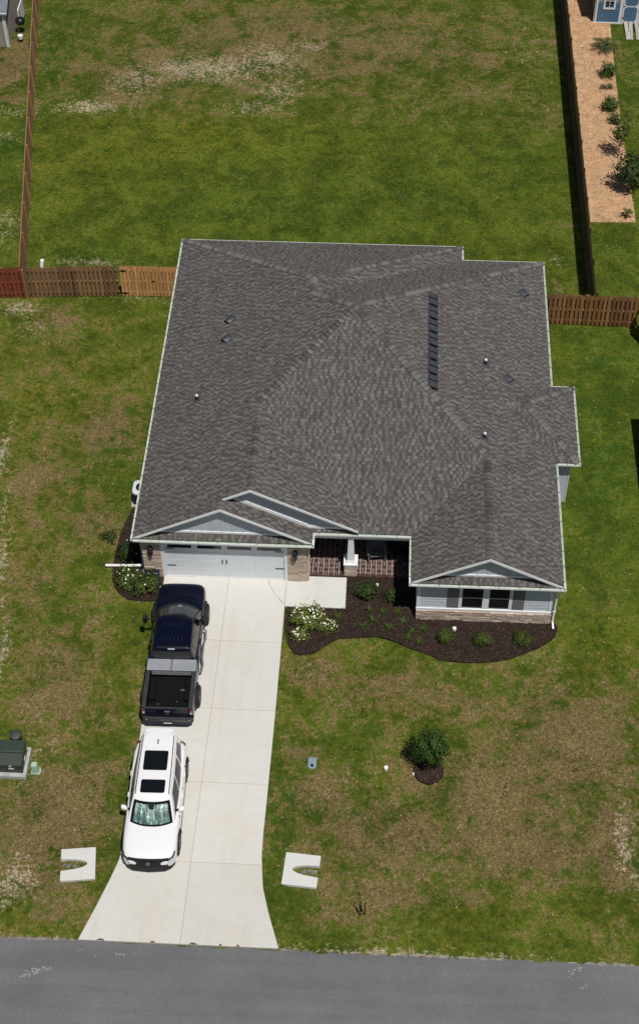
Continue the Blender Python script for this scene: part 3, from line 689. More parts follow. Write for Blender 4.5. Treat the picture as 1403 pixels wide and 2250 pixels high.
# ---- gables
def gable(xl, xr, xc, yk, ywall, xlim, base, xrim=None):
    # wall triangle, rake boards, underside, battens
    w_ = xc-xl; apex = he+s*w_-.06
    def zr(x): return he+s*((x-xl) if x < xc else (xr-x))-.06
    xb0 = xl+(base-he+.06)/s; xb1 = xr-(base-he+.06)/s
    tri = [(xb0, ywall, base), (xb1, ywall, base), (xc, ywall, apex)] if xrim is None else [(xb0, ywall, base), (xrim-.03, ywall, base), (xrim-.03, ywall, zr(xrim)-.02), (xc, ywall, apex)]
    g = MB().ext(tri, (0, .12, 0)).build('gable_wall', 'gable_siding', house)
    x = xc-int((xc-xb0)/.41)*.41
    while x < xb1-.1:
        if x > xb0+.1 and zr(x)-base > .12 and (xrim is None or x < xrim-.1): MB().bx(x-.022, x+.022, ywall-.018, ywall, base, zr(x)-.02).build('batten', 'gable_siding', g)
        x += .41
    for side in (-1, 1):
        xe = (xl+.02 if xlim is None else xlim) if side < 0 else (xr-.02 if xrim is None else xrim)
        A = Vector((xe, yk, zr(xe)+.0)); B = Vector((xc, yk, apex))
        m_ = MB(); vs = []
        m_.ext([(A.x, yk-.022, A.z-.055), (B.x, yk-.022, B.z-.06), (B.x, yk-.022, B.z+.066), (A.x, yk-.022, A.z+.066)], (0, .03, 0))
        m_.build('rake_board', 'white_paint', g)
        m_ = MB(); m_.ext([(A.x, yk+.01, A.z-.0), (B.x, yk+.01, B.z-.0), (B.x, yk+.01, B.z+.022), (A.x, yk+.01, A.z+.022)], (0, ywall-yk+.02, 0)); m_.build('rake_soffit', 'white_paint', g)
    return g
g1 = gable(x0, xg, xr1, yk1, wg1, None, he+s*(wg1-yg)-.03)
MB().bx(x0+.75, xg-.75, wg1-.035, wg1+.002, he+s*(wg1-yg)+.0, he+s*(wg1-yg)+.10).build('gable_trim', 'white_paint', g1)
g2 = gable(x0, xg2, xr2, yk2, wg2, xr1+.06, he+s*(wg2-yp)-.03, xgc+.005)
zz = he+s*(wg2-yp)
MB().add([(xgc+.004, yk2, he+s*(xg2-xgc)), (xgc+.004, yk2, he-.02), (xgc+.004, yp+xg2-xgc, he+s*(xg2-xgc))], [(0,1,2)]).build('step_flashing', 'roof_deck', g2)
MB().bx(3.60, xg2-.95, wg2-.035, wg2+.002, zz, zz+.13).build('gable_trim', 'white_paint', g2)
MB().ext([(xr1+.35, wg2-.034, he+s*(xg-xr1-.35)+.01), (3.61, wg2-.034, he+s*(xg-3.61)+.01), (3.61, wg2-.034, he+s*(xg-3.61)+.17), (xr1+.35, wg2-.034, he+s*(xg-xr1-.35)+.17)], (0, .035, 0)).build('gable_trim', 'white_paint', g2)
gw = gable(xw, x2, xrw, ykw, wgw, None, he+s*(wgw-yw)-.03)
MB().bx(xw+.75, x2-.75, wgw-.035, wgw+.002, he+s*(wgw-yw), he+s*(wgw-yw)+.10).build('gable_trim', 'white_paint', gw)
# ---- roof vents and pipes
def frame_on(k, x, y, lift=0.):
    poly, nrm, e = PL[k]; U = Vector((nrm[0], nrm[1], s))/SL; T = Vector((nrm[1], -nrm[0], 0)); Nv = Nn[k]; o = H(x, y, k)+Nv*lift
    return Matrix(((T.x, U.x, Nv.x, o.x), (T.y, U.y, Nv.y, o.y), (T.z, U.z, Nv.z, o.z), (0,0,0,1)))
def vent_mesh(w, l, h, n=10):       # hooded vent, open lip facing downhill
    mb = MB(); rows_ = []
    for b, hh, ws in ((-l/2, h, 1.), (-l/2+.03, h*1.02, 1.), (l*.15, h*.7, 1.), (l/2, .012, .85)):
        rows_.append([(w/2*ws*(-1+2*i/n), b+.05*((2*i/n-1)**2), .012+hh*(1-abs(2*i/n-1)**2.6)) for i in range(n+1)])
    vs = [p for r_ in rows_ for p in r_]; m_ = n+1
    mb.add(vs, [(r_*m_+i, r_*m_+i+1, (r_+1)*m_+i+1, (r_+1)*m_+i) for r_ in range(3) for i in range(n)])
    mb.bx(-w/2-.05, w/2+.05, -l/2-.03, l/2+.08, .012, .02)
    return mb
vm = vent_mesh(.38, .34, .15).mesh('roof_vent', 'vent_metal', 50)
vdark = MB().add([(-.18,-.165,.022),(.18,-.165,.022),(.13,-.145,.13),(-.13,-.145,.13)], [(0,1,2,3)]).mesh('vent_mouth', 'black_metal')  # black sheet stands in for the shade inside the hood
for k, x, y in (('L',-.39,12.64), ('L',-.42,11.43), ('R',12.68,16.15), ('R',11.78,10.05)):
    M = frame_on(k, x, y, .01) @ Matrix.Rotation(R(40 if k == 'L' else -40), 4, 'Z'); inst('roof_vent', vm, roof, M); inst('vent_mouth', vdark, roof, M)
# off-ridge vent: seven folded modules in a line along the right slope
om = MB(); om2s = []
for a, b in ((0, .40), (.42, .74)):
    n_ = 6; prof = [(-.20+.40*i/n_, .03+.10*(1-abs(2*i/n_-1)**1.6)) for i in range(n_+1)]
    vs = [(a+.0-.10*(1-abs(2*i/n_-1)), p[0], p[1]+.045) for i, p in enumerate(prof)]+[(b-.10*(1-abs(2*i/n_-1)), p[0], p[1]) for i, p in enumerate(prof)]+[(a-.10*(1-abs(2*i/n_-1)), p[0], .005) for i, p in enumerate(prof)]+[(b-.10*(1-abs(2*i/n_-1)), p[0], .005) for i, p in enumerate(prof)]
    m_ = n_+1
    om.add(vs, [(i, i+1, m_+i+1, m_+i) for i in range(n_)]+[(m_+i, m_+i+1, 3*m_+i+1, 3*m_+i) for i in range(n_)])
    om2s.append(MB().add([vs[2*m_+i] for i in range(m_)]+[vs[i] for i in range(m_)], [(i, i+1, m_+i+1, m_+i) for i in range(n_)]).mesh('vent_mouth', 'black_metal'))  # black face painted in for the shade of the open end
om.bx(-.02, .84, -.24, .24, .004, .012)
omesh = om.mesh('ridge_vent', 'vent_metal')
P0 = H(8.45, 13.15, 'R')
for i in range(7):
    yv = 7.50+i*.845
    M = frame_on('R', 8.45, yv, .012)
    inst('ridge_vent', omesh, roof, M)
    for q_ in om2s: inst('vent_mouth', q_, roof, M)
for k, x, y in (('L',-1.41,8.19), ('R',10.76,10.34), ('R',10.63,5.92)):
    o = H(x, y, k); pv = MB().tube([o+Vector((0,0,-.05)), o+Vector((0,0,.24))], .05, 12).build('vent_pipe', 'black_metal', roof, smooth=50)
    MB().lathe([(.058,0),(.062,.03),(.05,.075),(.02,.085)], (o.x, o.y, o.z+.22), 12).build('pipe_cap', 'pvc_white', pv, smooth=50)
    MB().mbox(frame_on(k, x, y, .016), .3, .34, .01).build('flashing', 'vent_metal', pv)
# ---- stone veneer: every stone its own piece
stone_meshes = []
for q in range(6):
    m_ = MB(); c = [(sx*.5*random.uniform(.93, 1), sy*.5*(1 if sy > 0 else random.uniform(.6, 1.15)), sz*.5*random.uniform(.86, 1)) for sz in (-1,1) for sx, sy in ((-1,-1),(1,-1),(1,1),(-1,1))]
    m_.add(c, [(3,2,1,0),(4,5,6,7),(0,1,5,4),(1,2,6,5),(2,3,7,6),(3,0,4,7)]); stone_meshes.append(m_.mesh('stone', 'ledgestone'))
def stones(parent, A, B, nrm, z0, z1, rh=.1, depth=.07):
    A = Vector((*A, 0)); B = Vector((*B, 0)); L = (B-A).length; T = (B-A).normalized(); n_ = Vector((*nrm, 0)); z = z0
    while z < z1-.02:
        h = min(random.uniform(.8, 1.25)*rh, z1-z)
        if z1-(z+h) < .045: h = z1-z
        u = 0.
        while u < L-.01:
            w = random.uniform(.16, .5)
            if L-(u+w) < .12: w = L-u
            c = A+T*(u+w/2)+n_*(depth*.3+random.uniform(-.006, .016))+Vector((0, 0, z+h/2))
            M = Matrix(((T.x*w, -n_.x*depth, 0, c.x), (T.y*w, -n_.y*depth, 0, c.y), (0, 0, h*.96, c.z), (0,0,0,1)))
            inst('stone', random.choice(stone_meshes), parent, M); u += w
        z += h
sv = MB().bx(-3.11, -2.36, 1.60, 1.70, -.1, 2.56).bx(2.80, 3.56, 1.60, 1.70, -.1, 2.56).bx(-3.13, -3.09, 1.60, 1.9, -.1, 2.56).bx(3.55, 3.60, 1.602, 2.3, -.1, 2.562).bx(8.05, 13.45, -.12, -.05, -.1, .62).build('stone_veneer', 'stone_back', house)
stones(sv, (-3.11,1.60), (-2.36,1.60), (0,-1), .0, 2.55); stones(sv, (2.80,1.60), (3.60,1.60), (0,-1), .0, 2.55)
stones(sv, (3.60,1.60), (3.60,2.3), (1,0), .02, 2.55, .14); stones(sv, (8.05,-.12), (13.46,-.12), (0,-1), 0, .62)
stones(sv, (13.45,-.12), (13.45,.5), (1,0), 0, .62, .14)
# ---- wing front: siding courses, trim, shutters, windows
z = .76; i = 0
while z < 2.55:
    h = min(.178, 2.56-z)
    for xa_, xb_ in ((8.2, 9.25), (12.32, 13.3)):
        MB().add([(xa_,-.085,z),(xb_,-.085,z),(xb_,-.062,z+h),(xa_,-.062,z+h),(xa_,-.05,z),(xb_,-.05,z),(xb_,-.05,z+h),(xa_,-.05,z+h)], [(0,1,2,3),(5,4,7,6),(4,5,1,0),(3,2,6,7),(1,5,6,2),(4,0,3,7)]).build('siding_board', 'siding', wall)
    z += .178
z = .5
while z < 2.55:     # side wall of the wing
    MB().add([(13.475,-.04,z),(13.475,6.46,z),(13.452,6.46,z+.178),(13.452,-.04,z+.178),(13.44,-.04,z),(13.44,6.46,z),(13.44,6.46,z+.178),(13.44,-.04,z+.178)], [(0,1,2,3),(4,5,1,0),(3,2,6,7)]).build('siding_board', 'siding', wall); z += .178
for a in ((8.05,8.20,-.10,-.05,.74,2.566), (13.30,13.46,-.10,-.05,.74,2.566), (13.44,13.49,-.10,.10,.62,2.562), (8.04,13.48,-.13,-.05,.62,.745), (13.44,13.49,6.36,6.469,0,2.56), (14.36,14.40,6.44,6.6,0,2.56)):
    MB().bx(*a).build('corner_trim', 'white_paint', wall, bevel=.006)
for xa_, xb_ in ((9.25, 9.72), (11.85, 12.32)):
    sh = MB().bx(xa_, xb_, -.09, -.05, .78, 2.2).build('shutter', 'shutter_paint', house, bevel=.006)
    q = .9
    for zz0, zz1 in ((.86, 1.44), (1.52, 2.12)):
        for k_ in range(4):
            w_ = (xb_-xa_-.08)/4; MB().bx(xa_+.04+k_*w_+.006, xa_+.04+(k_+1)*w_-.006, -.098, -.089, zz0, zz1).build('shutter_slat', 'shutter_paint', sh)
for xa_, xb_ in ((9.82, 10.69), (10.89, 11.74)):
    w_ = MB().bx(xa_, xb_, -.06, -.045, .72, 2.16).build('window', 'window_glass', house)
    for a in ((xa_-.1, xa_+.03, -.10,-.05,.70,2.2), (xb_-.03, xb_+.1, -.10,-.05,.70,2.2), (xa_+.03, xb_-.03, -.098,-.05,2.1,2.2), (xa_+.03, xb_-.03, -.098,-.05,.70,.78), (xa_-.1, xb_+.1, -.14,-.05,.745-.04,.70+.06)):
        MB().bx(*a).build('frame', 'white_paint', w_)
    MB().bx(xa_+.03, xb_-.03, -.082, -.058, 1.425, 1.46).build('sash_rail', 'white_paint', w_)
    MB().bx(xa_+.03, xb_-.03, -.074, -.062, 1.46, 2.1).build('pane', 'window_glass', w_); MB().bx(xa_+.03, xb_-.03, -.068, -.061, .78, 1.425).build('pane', 'window_glass', w_)
# ---- garage door
gd = MB().bx(-2.2, 2.67, 1.66, 1.70, .03, 2.14).build('garage_door', 'door_paint', house)
for r_ in range(4):
    z0_ = .04+r_*.525
    for c_ in range(4):
        xa_ = -2.19+c_*1.215
        MB().bx(xa_+.004, xa_+1.211, 1.645, 1.662, z0_+.006, z0_+.519).build('door_panel', 'door_paint', gd, bevel=.006)
        if r_ == 3: 
            wv = MB().bx(xa_+.09, xa_+1.125, 1.632, 1.648, z0_+.22, z0_+.46).build('window_frame', 'white_paint', gd)
            MB().bx(xa_+.12, xa_+1.095, 1.624, 1.634, z0_+.25, z0_+.43).build('pane', 'window_glass', wv)
for xa_ in (.13, .30): 
    MB().bx(xa_-.02, xa_+.02, 1.60, 1.625, .97, 1.17).bx(xa_-.018, xa_+.018, 1.625, 1.65, 1.0, 1.03).bx(xa_-.018, xa_+.018, 1.625, 1.65, 1.11, 1.14).build('handle', 'black_metal', gd)
for z_ in (.72, 1.80):
    for xa_, xb_ in ((-2.16, -1.80), (2.28, 2.64)): MB().bx(xa_, xb_, 1.628, 1.648, z_-.022, z_+.022).build('hinge_strap', 'black_metal', gd)
for a in ((-2.36,-2.2,1.575,1.70,0,2.565), (2.67,2.80,1.575,1.70,0,2.565), (-2.2,2.67,1.58,1.70,2.14,2.562)): MB().bx(*a).build('door_trim', 'white_paint', house)
MB().bx(-2.2, 2.67, 1.60, 1.70, -.05, .055).build('door_sill', 'concrete_light', house)
# ---- wall lanterns
for xl_ in (-2.73, 3.12):
    ln = MB().bx(xl_-.07, xl_+.07, 1.49, 1.57, 1.55, 2.05).build('lantern', 'black_metal', house)
    MB().lathe([(.06,0),(.085,.03),(.085,.05),(.10,.33),(.125,.34),(.06,.44),(.02,.47)], (xl_, 1.40, 1.62), 8).build('lantern_cage', 'black_metal', ln)
    MB().lathe([(.07,0),(.088,.24)], (xl_, 1.40, 1.69), 8).build('lantern_glass', 'clear_glass', ln)
    MB().tube([(xl_,1.5,1.98),(xl_,1.40,2.12)], .012).build('bracket', 'black_metal', ln)
# ---- porch
pf_ = MB().bx(3.58, 8.07, 1.90, 4.26, -.1, .085).build('porch_floor', 'mortar', house)
bmesh_ = []
for q in range(3):
    m_ = MB().bx(-.097, .097, -.045, .045, -.03, .03); me_ = m_.mesh('brick', 'brick'); bmesh_.append(me_)
c_ = 0; px = 3.68; gcol = 0
rng_b = []
while px < 8.0:
    py = 1.98; gr_ = 0
    while py < 4.2:
        for k_ in range(2):
            if (gcol+gr_) % 2 == 0: rng_b.append((px, py+(-.053 if k_ == 0 else .053), 0))
            else: rng_b.append((px+(-.053 if k_ == 0 else .053), py, R(90)))
        py += .218; gr_ += 1
    px += .218; gcol += 1
rng_b.sort(key=lambda b: b[1])
mbb = MB()
for i, (bx_, by_, rz) in enumerate(rng_b):
    M = Matrix.Translation((bx_, by_, .075+random.uniform(-.002, .003))) @ Matrix.Rotation(rz+random.gauss(0, .012), 4, 'Z')
    if i < 300: inst('brick', random.choice(bmesh_), pf_, M)
    else: mbb.mbox(M, .194, .09, .06)
mbb.build('shaded_bricks', 'brick', pf_, kind='stuff')
for k_ in range(42):    # header course along the front edge
    inst('brick', bmesh_[0], pf_, Matrix.Translation((3.64+k_*.107, 1.945, .07)) @ Matrix.Rotation(R(90), 4, 'Z') @ Matrix.Diagonal((.75, 1, 1, 1)))
MB().bx(3.56, 8.06, 1.99, 2.22, 2.36, 2.568).build('porch_beam', 'white_paint', house)
colm = MB().bx(5.14, 5.56, 1.93, 2.35, 0, .78).build('porch_column', 'stone_back', house)
for a in (((5.12,1.93),(5.58,1.93),(0,-1)), ((5.56,1.91),(5.56,2.37),(1,0)), ((5.14,2.37),(5.14,1.91),(-1,0))): stones(colm, *a, .02, .78, .1, .06)
MB().bx(5.06, 5.64, 1.85, 2.43, .78, .86).build('column_cap', 'white_paint', colm, bevel=.008)
MB().add([(5.35+sx*.15, 2.14+sy*.15, .86) for sx, sy in ((-1,-1),(1,-1),(1,1),(-1,1))]+[(5.35+sx*.105, 2.14+sy*.105, 2.37) for sx, sy in ((-1,-1),(1,-1),(1,1),(-1,1))], [(0,1,5,4),(1,2,6,5),(2,3,7,6),(3,0,4,7)]).build('column_shaft', 'white_paint', colm)
MB().bx(5.17, 5.53, 1.96, 2.32, .86, .96).build('column_collar', 'white_paint', colm, bevel=.006)
fd = MB().bx(6.3, 7.25, 4.18, 4.25, .1, 2.15).build('front_door', 'door_dark', house)
MB().bx(6.2, 6.3, 4.15, 4.25, .1, 2.25).bx(7.25, 7.35, 4.15, 4.25, .1, 2.25).bx(6.3, 7.25, 4.152, 4.25, 2.15, 2.25).build('door_frame', 'white_paint', fd)
MB().tube([(7.13, 4.16, 1.0), (7.13, 4.12, 1.05), (7.13, 4.12, 1.25), (7.13, 4.16, 1.3)], .012).build('door_handle', 'grey_metal', fd)
# ---- downspouts
def downspout(x, y, ox, oy):
    pts = [(x+ox*.32, y+oy*.5, 2.62), (x+ox*.3, y+oy*.45, 2.5), (x, y, 2.25), (x, y, .42), (x, y-.04, .25), (x+.03, y-.28, .12)]
    d = MB().tube(pts, .045, 8).build('downspout', 'gutter_white', house, smooth=40)
    for z_ in (.9, 1.9): MB().bx(x-.06, x+.06, y-.05, y+.05, z_, z_+.03).build('strap', 'white_paint', d)
downspout(13.53, -.19, .5, -.6)
downspout(-3.2, 1.9, -.5, -.8)
# ================================================================== VEHICLES (local: +Y forward, X right, Z up)
def loft(stations, prof):
    """stations: dicts -> prof(st) gives half profile (x,z) from bottom centre to top centre"""
    mb = MB(); rows_ = []
    for st in stations:
        h = prof(st); full = [(x, st[0], z) for x, z in h]+[(-x, st[0], z) for x, z in h[-2:0:-1]]
        rows_.append(full)
    n_ = len(rows_[0]); vs = [p for r_ in rows_ for p in r_]
    fs = [(i*n_+j, i*n_+(j+1) % n_, (i+1)*n_+(j+1) % n_, (i+1)*n_+j) for i in range(len(rows_)-1) for j in range(n_)]
    fs += [tuple(range(n_-1, -1, -1)), tuple(range((len(rows_)-1)*n_, len(rows_)*n_))]
    return mb.add(vs, fs)
def body_prof(st):
    y, hw, zc, zs, zb = st
    return [(0, zb), (hw*.80, zb), (hw*.95, zb+.10), (hw, zb+.32*(zs-zb)), (hw, zb+.55*(zs-zb)), (hw*.985, zs-.14), (hw*.955, zs-.05), (hw*.90, zs), (hw*.78, zs+.45*(zc-zs)), (hw*.60, zs+.72*(zc-zs)), (hw*.32, zs+.93*(zc-zs)), (0, zc)]
class Cab:
    """closed cabin: horizontal rings; S(u,v) with u in [0,4): front, right, back, left"""
    def __init__(s, lev): s.lev = lev       # (z, yf, yb, hwf, hwb, bowf, bowb, bulge)
    def at(s, z):
        L = s.lev
        if z <= L[0][0]: return L[0]
        for a, b in zip(L, L[1:]):
            if a[0] <= z <= b[0]:
                t_ = (z-a[0])/(b[0]-a[0]); return tuple(p+(q-p)*t_ for p, q in zip(a, b))
        return L[-1]
    def S(s, u, z, off=0.):
        z_, yf, yb, hf, hb, bf, bb, bu = s.at(z); k = int(u) % 4; w = u-int(u)
        if k == 0: e = 2*w-1; x, y = -e*-1*hf, yf-bf*abs(e)**2.2; n_ = Vector((0, 1, .6))
        elif k == 1: x = hf+(hb-hf)*w+bu*math.sin(math.pi*w); y = (yf-bf)+(yb+bb-yf+bf)*w; n_ = Vector((1, 0, .45))
        elif k == 2: e = 2*w-1; x, y = -e*hb, yb+bb*abs(e)**2.2; n_ = Vector((0, -1, .4))
        else: x = -(hb+(hf-hb)*w+bu*math.sin(math.pi*w)); y = (yb+bb)+(yf-bf-yb-bb)*w; n_ = Vector((-1, 0, .45))
        return Vector((x, y, z))+n_.normalized()*off
    def shell(s, n_=10):
        mb = MB(); us = [k+i/n_ for k in range(4) for i in range(n_)]; vs = []; m_ = len(us)
        for L in s.lev: vs += [s.S(u, L[0]) for u in us]
        fs = [(r_*m_+j, r_*m_+(j+1) % m_, (r_+1)*m_+(j+1) % m_, (r_+1)*m_+j) for r_ in range(len(s.lev)-1) for j in range(m_)]
        fs = [f[::-1] for f in fs]; top = tuple(range((len(s.lev)-1)*m_, len(s.lev)*m_))[::-1]
        return mb.add(vs, fs+[top])
    def patch(s, u0, u1, z0, z1, off=.006, n_=10, u0t=None, u1t=None, m_=4):
        u0t = u0 if u0t is None else u0t; u1t = u1 if u1t is None else u1t
        vs = []
        for j in range(m_+1):
            v = j/m_; z = z0+(z1-z0)*v; a = u0+(u0t-u0)*v; b = u1+(u1t-u1)*v
            vs += [s.S(min(a+(b-a)*i/n_, math.floor(u0)+.9999), z, off) for i in range(n_+1)]
        k = n_+1
        return MB().add(vs, [(j*k+i, (j+1)*k+i, (j+1)*k+i+1, j*k+i+1) for j in range(m_) for i in range(n_)])
def wheel(root, x, y, r, w, side):
    prof = [(r*.62, -w/2), (r*.9, -w/2), (r*.98, -w*.42), (r, -w*.25), (r, w*.25), (r*.98, w*.42), (r*.9, w/2), (r*.66, w/2), (r*.62, w*.4)]
    def turn(mb): mb.v = [(x+side*q[2], y+q[0], r+q[1]) for q in mb.v]; return mb
    wh = turn(MB().lathe(prof, (0,0,0), 28)).build('wheel', 'rubber', root, smooth=40)
    rim = MB().lathe([(r*.64, w*.30), (r*.64, w*.44), (r*.58, w*.40), (r*.15, w*.36)], (0,0,0), 24)
    for k in range(5):
        a = k*2*math.pi/5; c, s_ = math.cos(a), math.sin(a); q = r*.6
        rim.add([(c*.05-s_*.04, s_*.05+c*.04, w*.47), (c*.05+s_*.04, s_*.05-c*.04, w*.47), (c*q+s_*.03, s_*q-c*.03, w*.44), (c*q-s_*.03, s_*q+c*.03, w*.44)], [(0,1,2,3)])
    turn(rim).build('rim', 'rim_metal', wh, smooth=40)
    return wh
def arch(root, x, y, r, side, mat):
    mb = MB(); vs = []; n_ = 16
    for i in range(n_+1):
        a = math.pi*(-.08+1.16*i/n_); c, s_ = math.cos(a), math.sin(a)
        vs += [(x, y+c*(r+.02), r*.98+s_*(r+.02)), (x+side*.05, y+c*(r+.03), r*.98+s_*(r+.03)), (x+side*.03, y+c*(r+.10), r*.98+s_*(r+.10)), (x-side*.03, y+c*(r+.12), r*.98+s_*(r+.12))]
    for i in range(n_):
        for j in range(3): mb.f.append((4*i+j, 4*i+j+1, 4*i+5+j, 4*i+4+j)); mb.t.append(0.)
    mb.v = vs; return mb.build('wheel_arch', mat, root, smooth=50)

# ------------------------------------------------------------------ white sport utility vehicle
suv = thing('sport_utility_vehicle', 'white sport utility vehicle with two dark sunroof panels and silver windscreen shade', 'car', (-1.31, -9.42, .03), math.pi+.019)
st = [(2.49,0.510,.72,.68,.34),(2.46,0.673,.80,.75,.28),(2.40,0.796,.875,.82,.24),(2.28,0.893,.945,.885,.22),(2.05,0.954,1.0,.935,.22),(1.7,0.984,1.045,.97,.22),(1.3,0.994,1.085,1.0,.22),(.9,0.994,1.10,1.01,.22),(0.,0.994,1.06,1.02,.22),(-1.2,1.000,1.06,1.03,.22),(-1.9,0.984,1.06,1.03,.24),(-2.25,0.928,1.05,1.01,.28),(-2.42,0.836,.98,.94,.34),(-2.48,0.694,.90,.86,.42)]
loft(st, body_prof).build('body', 'white_car_paint', suv, smooth=38)
cab = Cab([(.98,1.36,-2.45,.83,.76,.24,.14,.10),(1.10,1.22,-2.44,.825,.75,.22,.13,.09),(1.40,.82,-2.41,.75,.70,.17,.12,.06),(1.62,.50,-2.40,.68,.64,.12,.12,.03),(1.685,.40,-2.44,.655,.62,.10,.12,.02),(1.725,.30,-2.42,.62,.59,.09,.12,.015),(1.748,.12,-2.22,.52,.50,.07,.1,.01),(1.757,-.3,-1.8,.30,.30,.05,.05,0)])
cab.shell(12).build('cabin', 'white_car_paint', suv, smooth=50)
frit = cab.patch(.035, .965, 1.085, 1.60, .005, 16).build('windscreen_surround', 'dark_glass', suv, smooth=60)
cab.patch(.09, .91, 1.13, 1.545, .011, 16, .10, .90, 6).build('sunshade', 'sunshade', suv, smooth=60)
cab.patch(.44, .56, 1.45, 1.575, .016, 6, .42, .58).build('sensor_housing', 'dark_plastic', suv)
cab.patch(.04, .96, 1.09, 1.595, .024, 16).build('windscreen', 'clear_glass', suv, smooth=60)
for k in (1, 3):
    for a, b in ((.06,.36), (.39,.66), (.70,.94)):
        f = (lambda w: k+w) if k == 1 else (lambda w: k+1-w)
        q = sorted((f(a), f(b))); sh_ = .035 if (a < .1) else 0
        cab.patch(q[0]+.0, q[1], 1.115, 1.585, .008, 6, q[0]+(.05 if (k == 1 and sh_) else 0)+(.04 if (k == 3 and b > .9) else 0), q[1]-(.05 if (k == 3 and sh_) else 0)-(.04 if (k == 1 and b > .9) else 0)).build('side_window', 'dark_glass', suv, smooth=60)
cab.patch(2.10, 2.90, 1.16, 1.58, .008, 10).build('rear_window', 'dark_glass', suv, smooth=60)
MB().ext([(-.52,-2.34,1.70),(.52,-2.34,1.70),(.54,-2.42,1.695),(.38,-2.50,1.69),(-.38,-2.50,1.69),(-.54,-2.42,1.695)], (0,0,.03)).build('rear_spoiler', 'white_car_paint', suv, bevel=.012)
def sunroof(y0, y1, hw, z_):
    n_ = 6; vs = []; r_ = .07; cor = []
    for sx, sy in ((1,1),(-1,1),(-1,-1),(1,-1)):
        cx, cy = sx*(hw-r_), (y1-r_ if sy > 0 else y0+r_); a0 = {(1,1):0,(-1,1):90,(-1,-1):180,(1,-1):270}[(sx,sy)]
        for i in range(5): a = R(a0+22.5*i); cor.append((cx+r_*math.cos(a), cy+r_*math.sin(a), z_))
    return MB().ext(cor, (0, 0, .010))
sunroof(-.29, .25, .44, 1.757).build('sunroof_panel', 'dark_glass', suv); sunroof(-1.50, -.68, .435, 1.762).build('sunroof_panel', 'dark_glass', suv)
for sx in (-1, 1):
    pts = [(sx*.60, .28, 1.715), (sx*.60, .10, 1.755), (sx*.59, -1.0, 1.765), (sx*.565, -2.0, 1.755), (sx*.55, -2.18, 1.735)]
    MB().tube(pts, .017, 6).build('roof_rail', 'black_metal', suv)
MB().add([(-.02,-1.78,1.755),(.02,-1.78,1.755),(.025,-1.98,1.755),(-.025,-1.98,1.755),(0,-1.95,1.835)], [(0,1,4),(1,2,4),(2,3,4),(3,0,4)]).build('antenna_fin', 'dark_plastic', suv)
# nose: grille, emblem, lamps, bumper
gx5 = (-.70, -.38, 0, .38, .70); gl5 = (2.47, 2.53, 2.55, 2.53, 2.47); gt5 = (2.40, 2.465, 2.48, 2.465, 2.40)
MB().add([(x_, y_, .50) for x_, y_ in zip(gx5, gl5)]+[(x_*1.02, y_, .885-.02*abs(x_)) for x_, y_ in zip(gx5, gt5)]+[(x_, y_-.1, .50) for x_, y_ in zip(gx5, gl5)]+[(x_*1.02, y_-.1, .875) for x_, y_ in zip(gx5, gt5)],
         [(i, i+1, 6+i, 5+i) for i in range(4)]+[(5+i, 6+i, 16+i, 15+i) for i in range(4)]+[(10+i, 11+i, 1+i, i) for i in range(4)]).build('grille', 'dark_plastic', suv)
for z_, y_ in ((.62, 2.54), (.70, 2.525), (.78, 2.51)): MB().bx(-.34, .34, y_, y_+.012, z_, z_+.012).build('grille_bar', 'black_metal', suv)
em = MB(); n_ = 20
em.add([(.065*r_*math.cos(2*math.pi*i/n_), 2.548-.02*r_*math.sin(2*math.pi*i/n_), .77+.065*r_*math.sin(2*math.pi*i/n_)) for r_ in (1, .8) for i in range(n_)], [(i, (i+1) % n_, n_+(i+1) % n_, n_+i) for i in range(n_)])
em.build('emblem', 'chrome', suv)
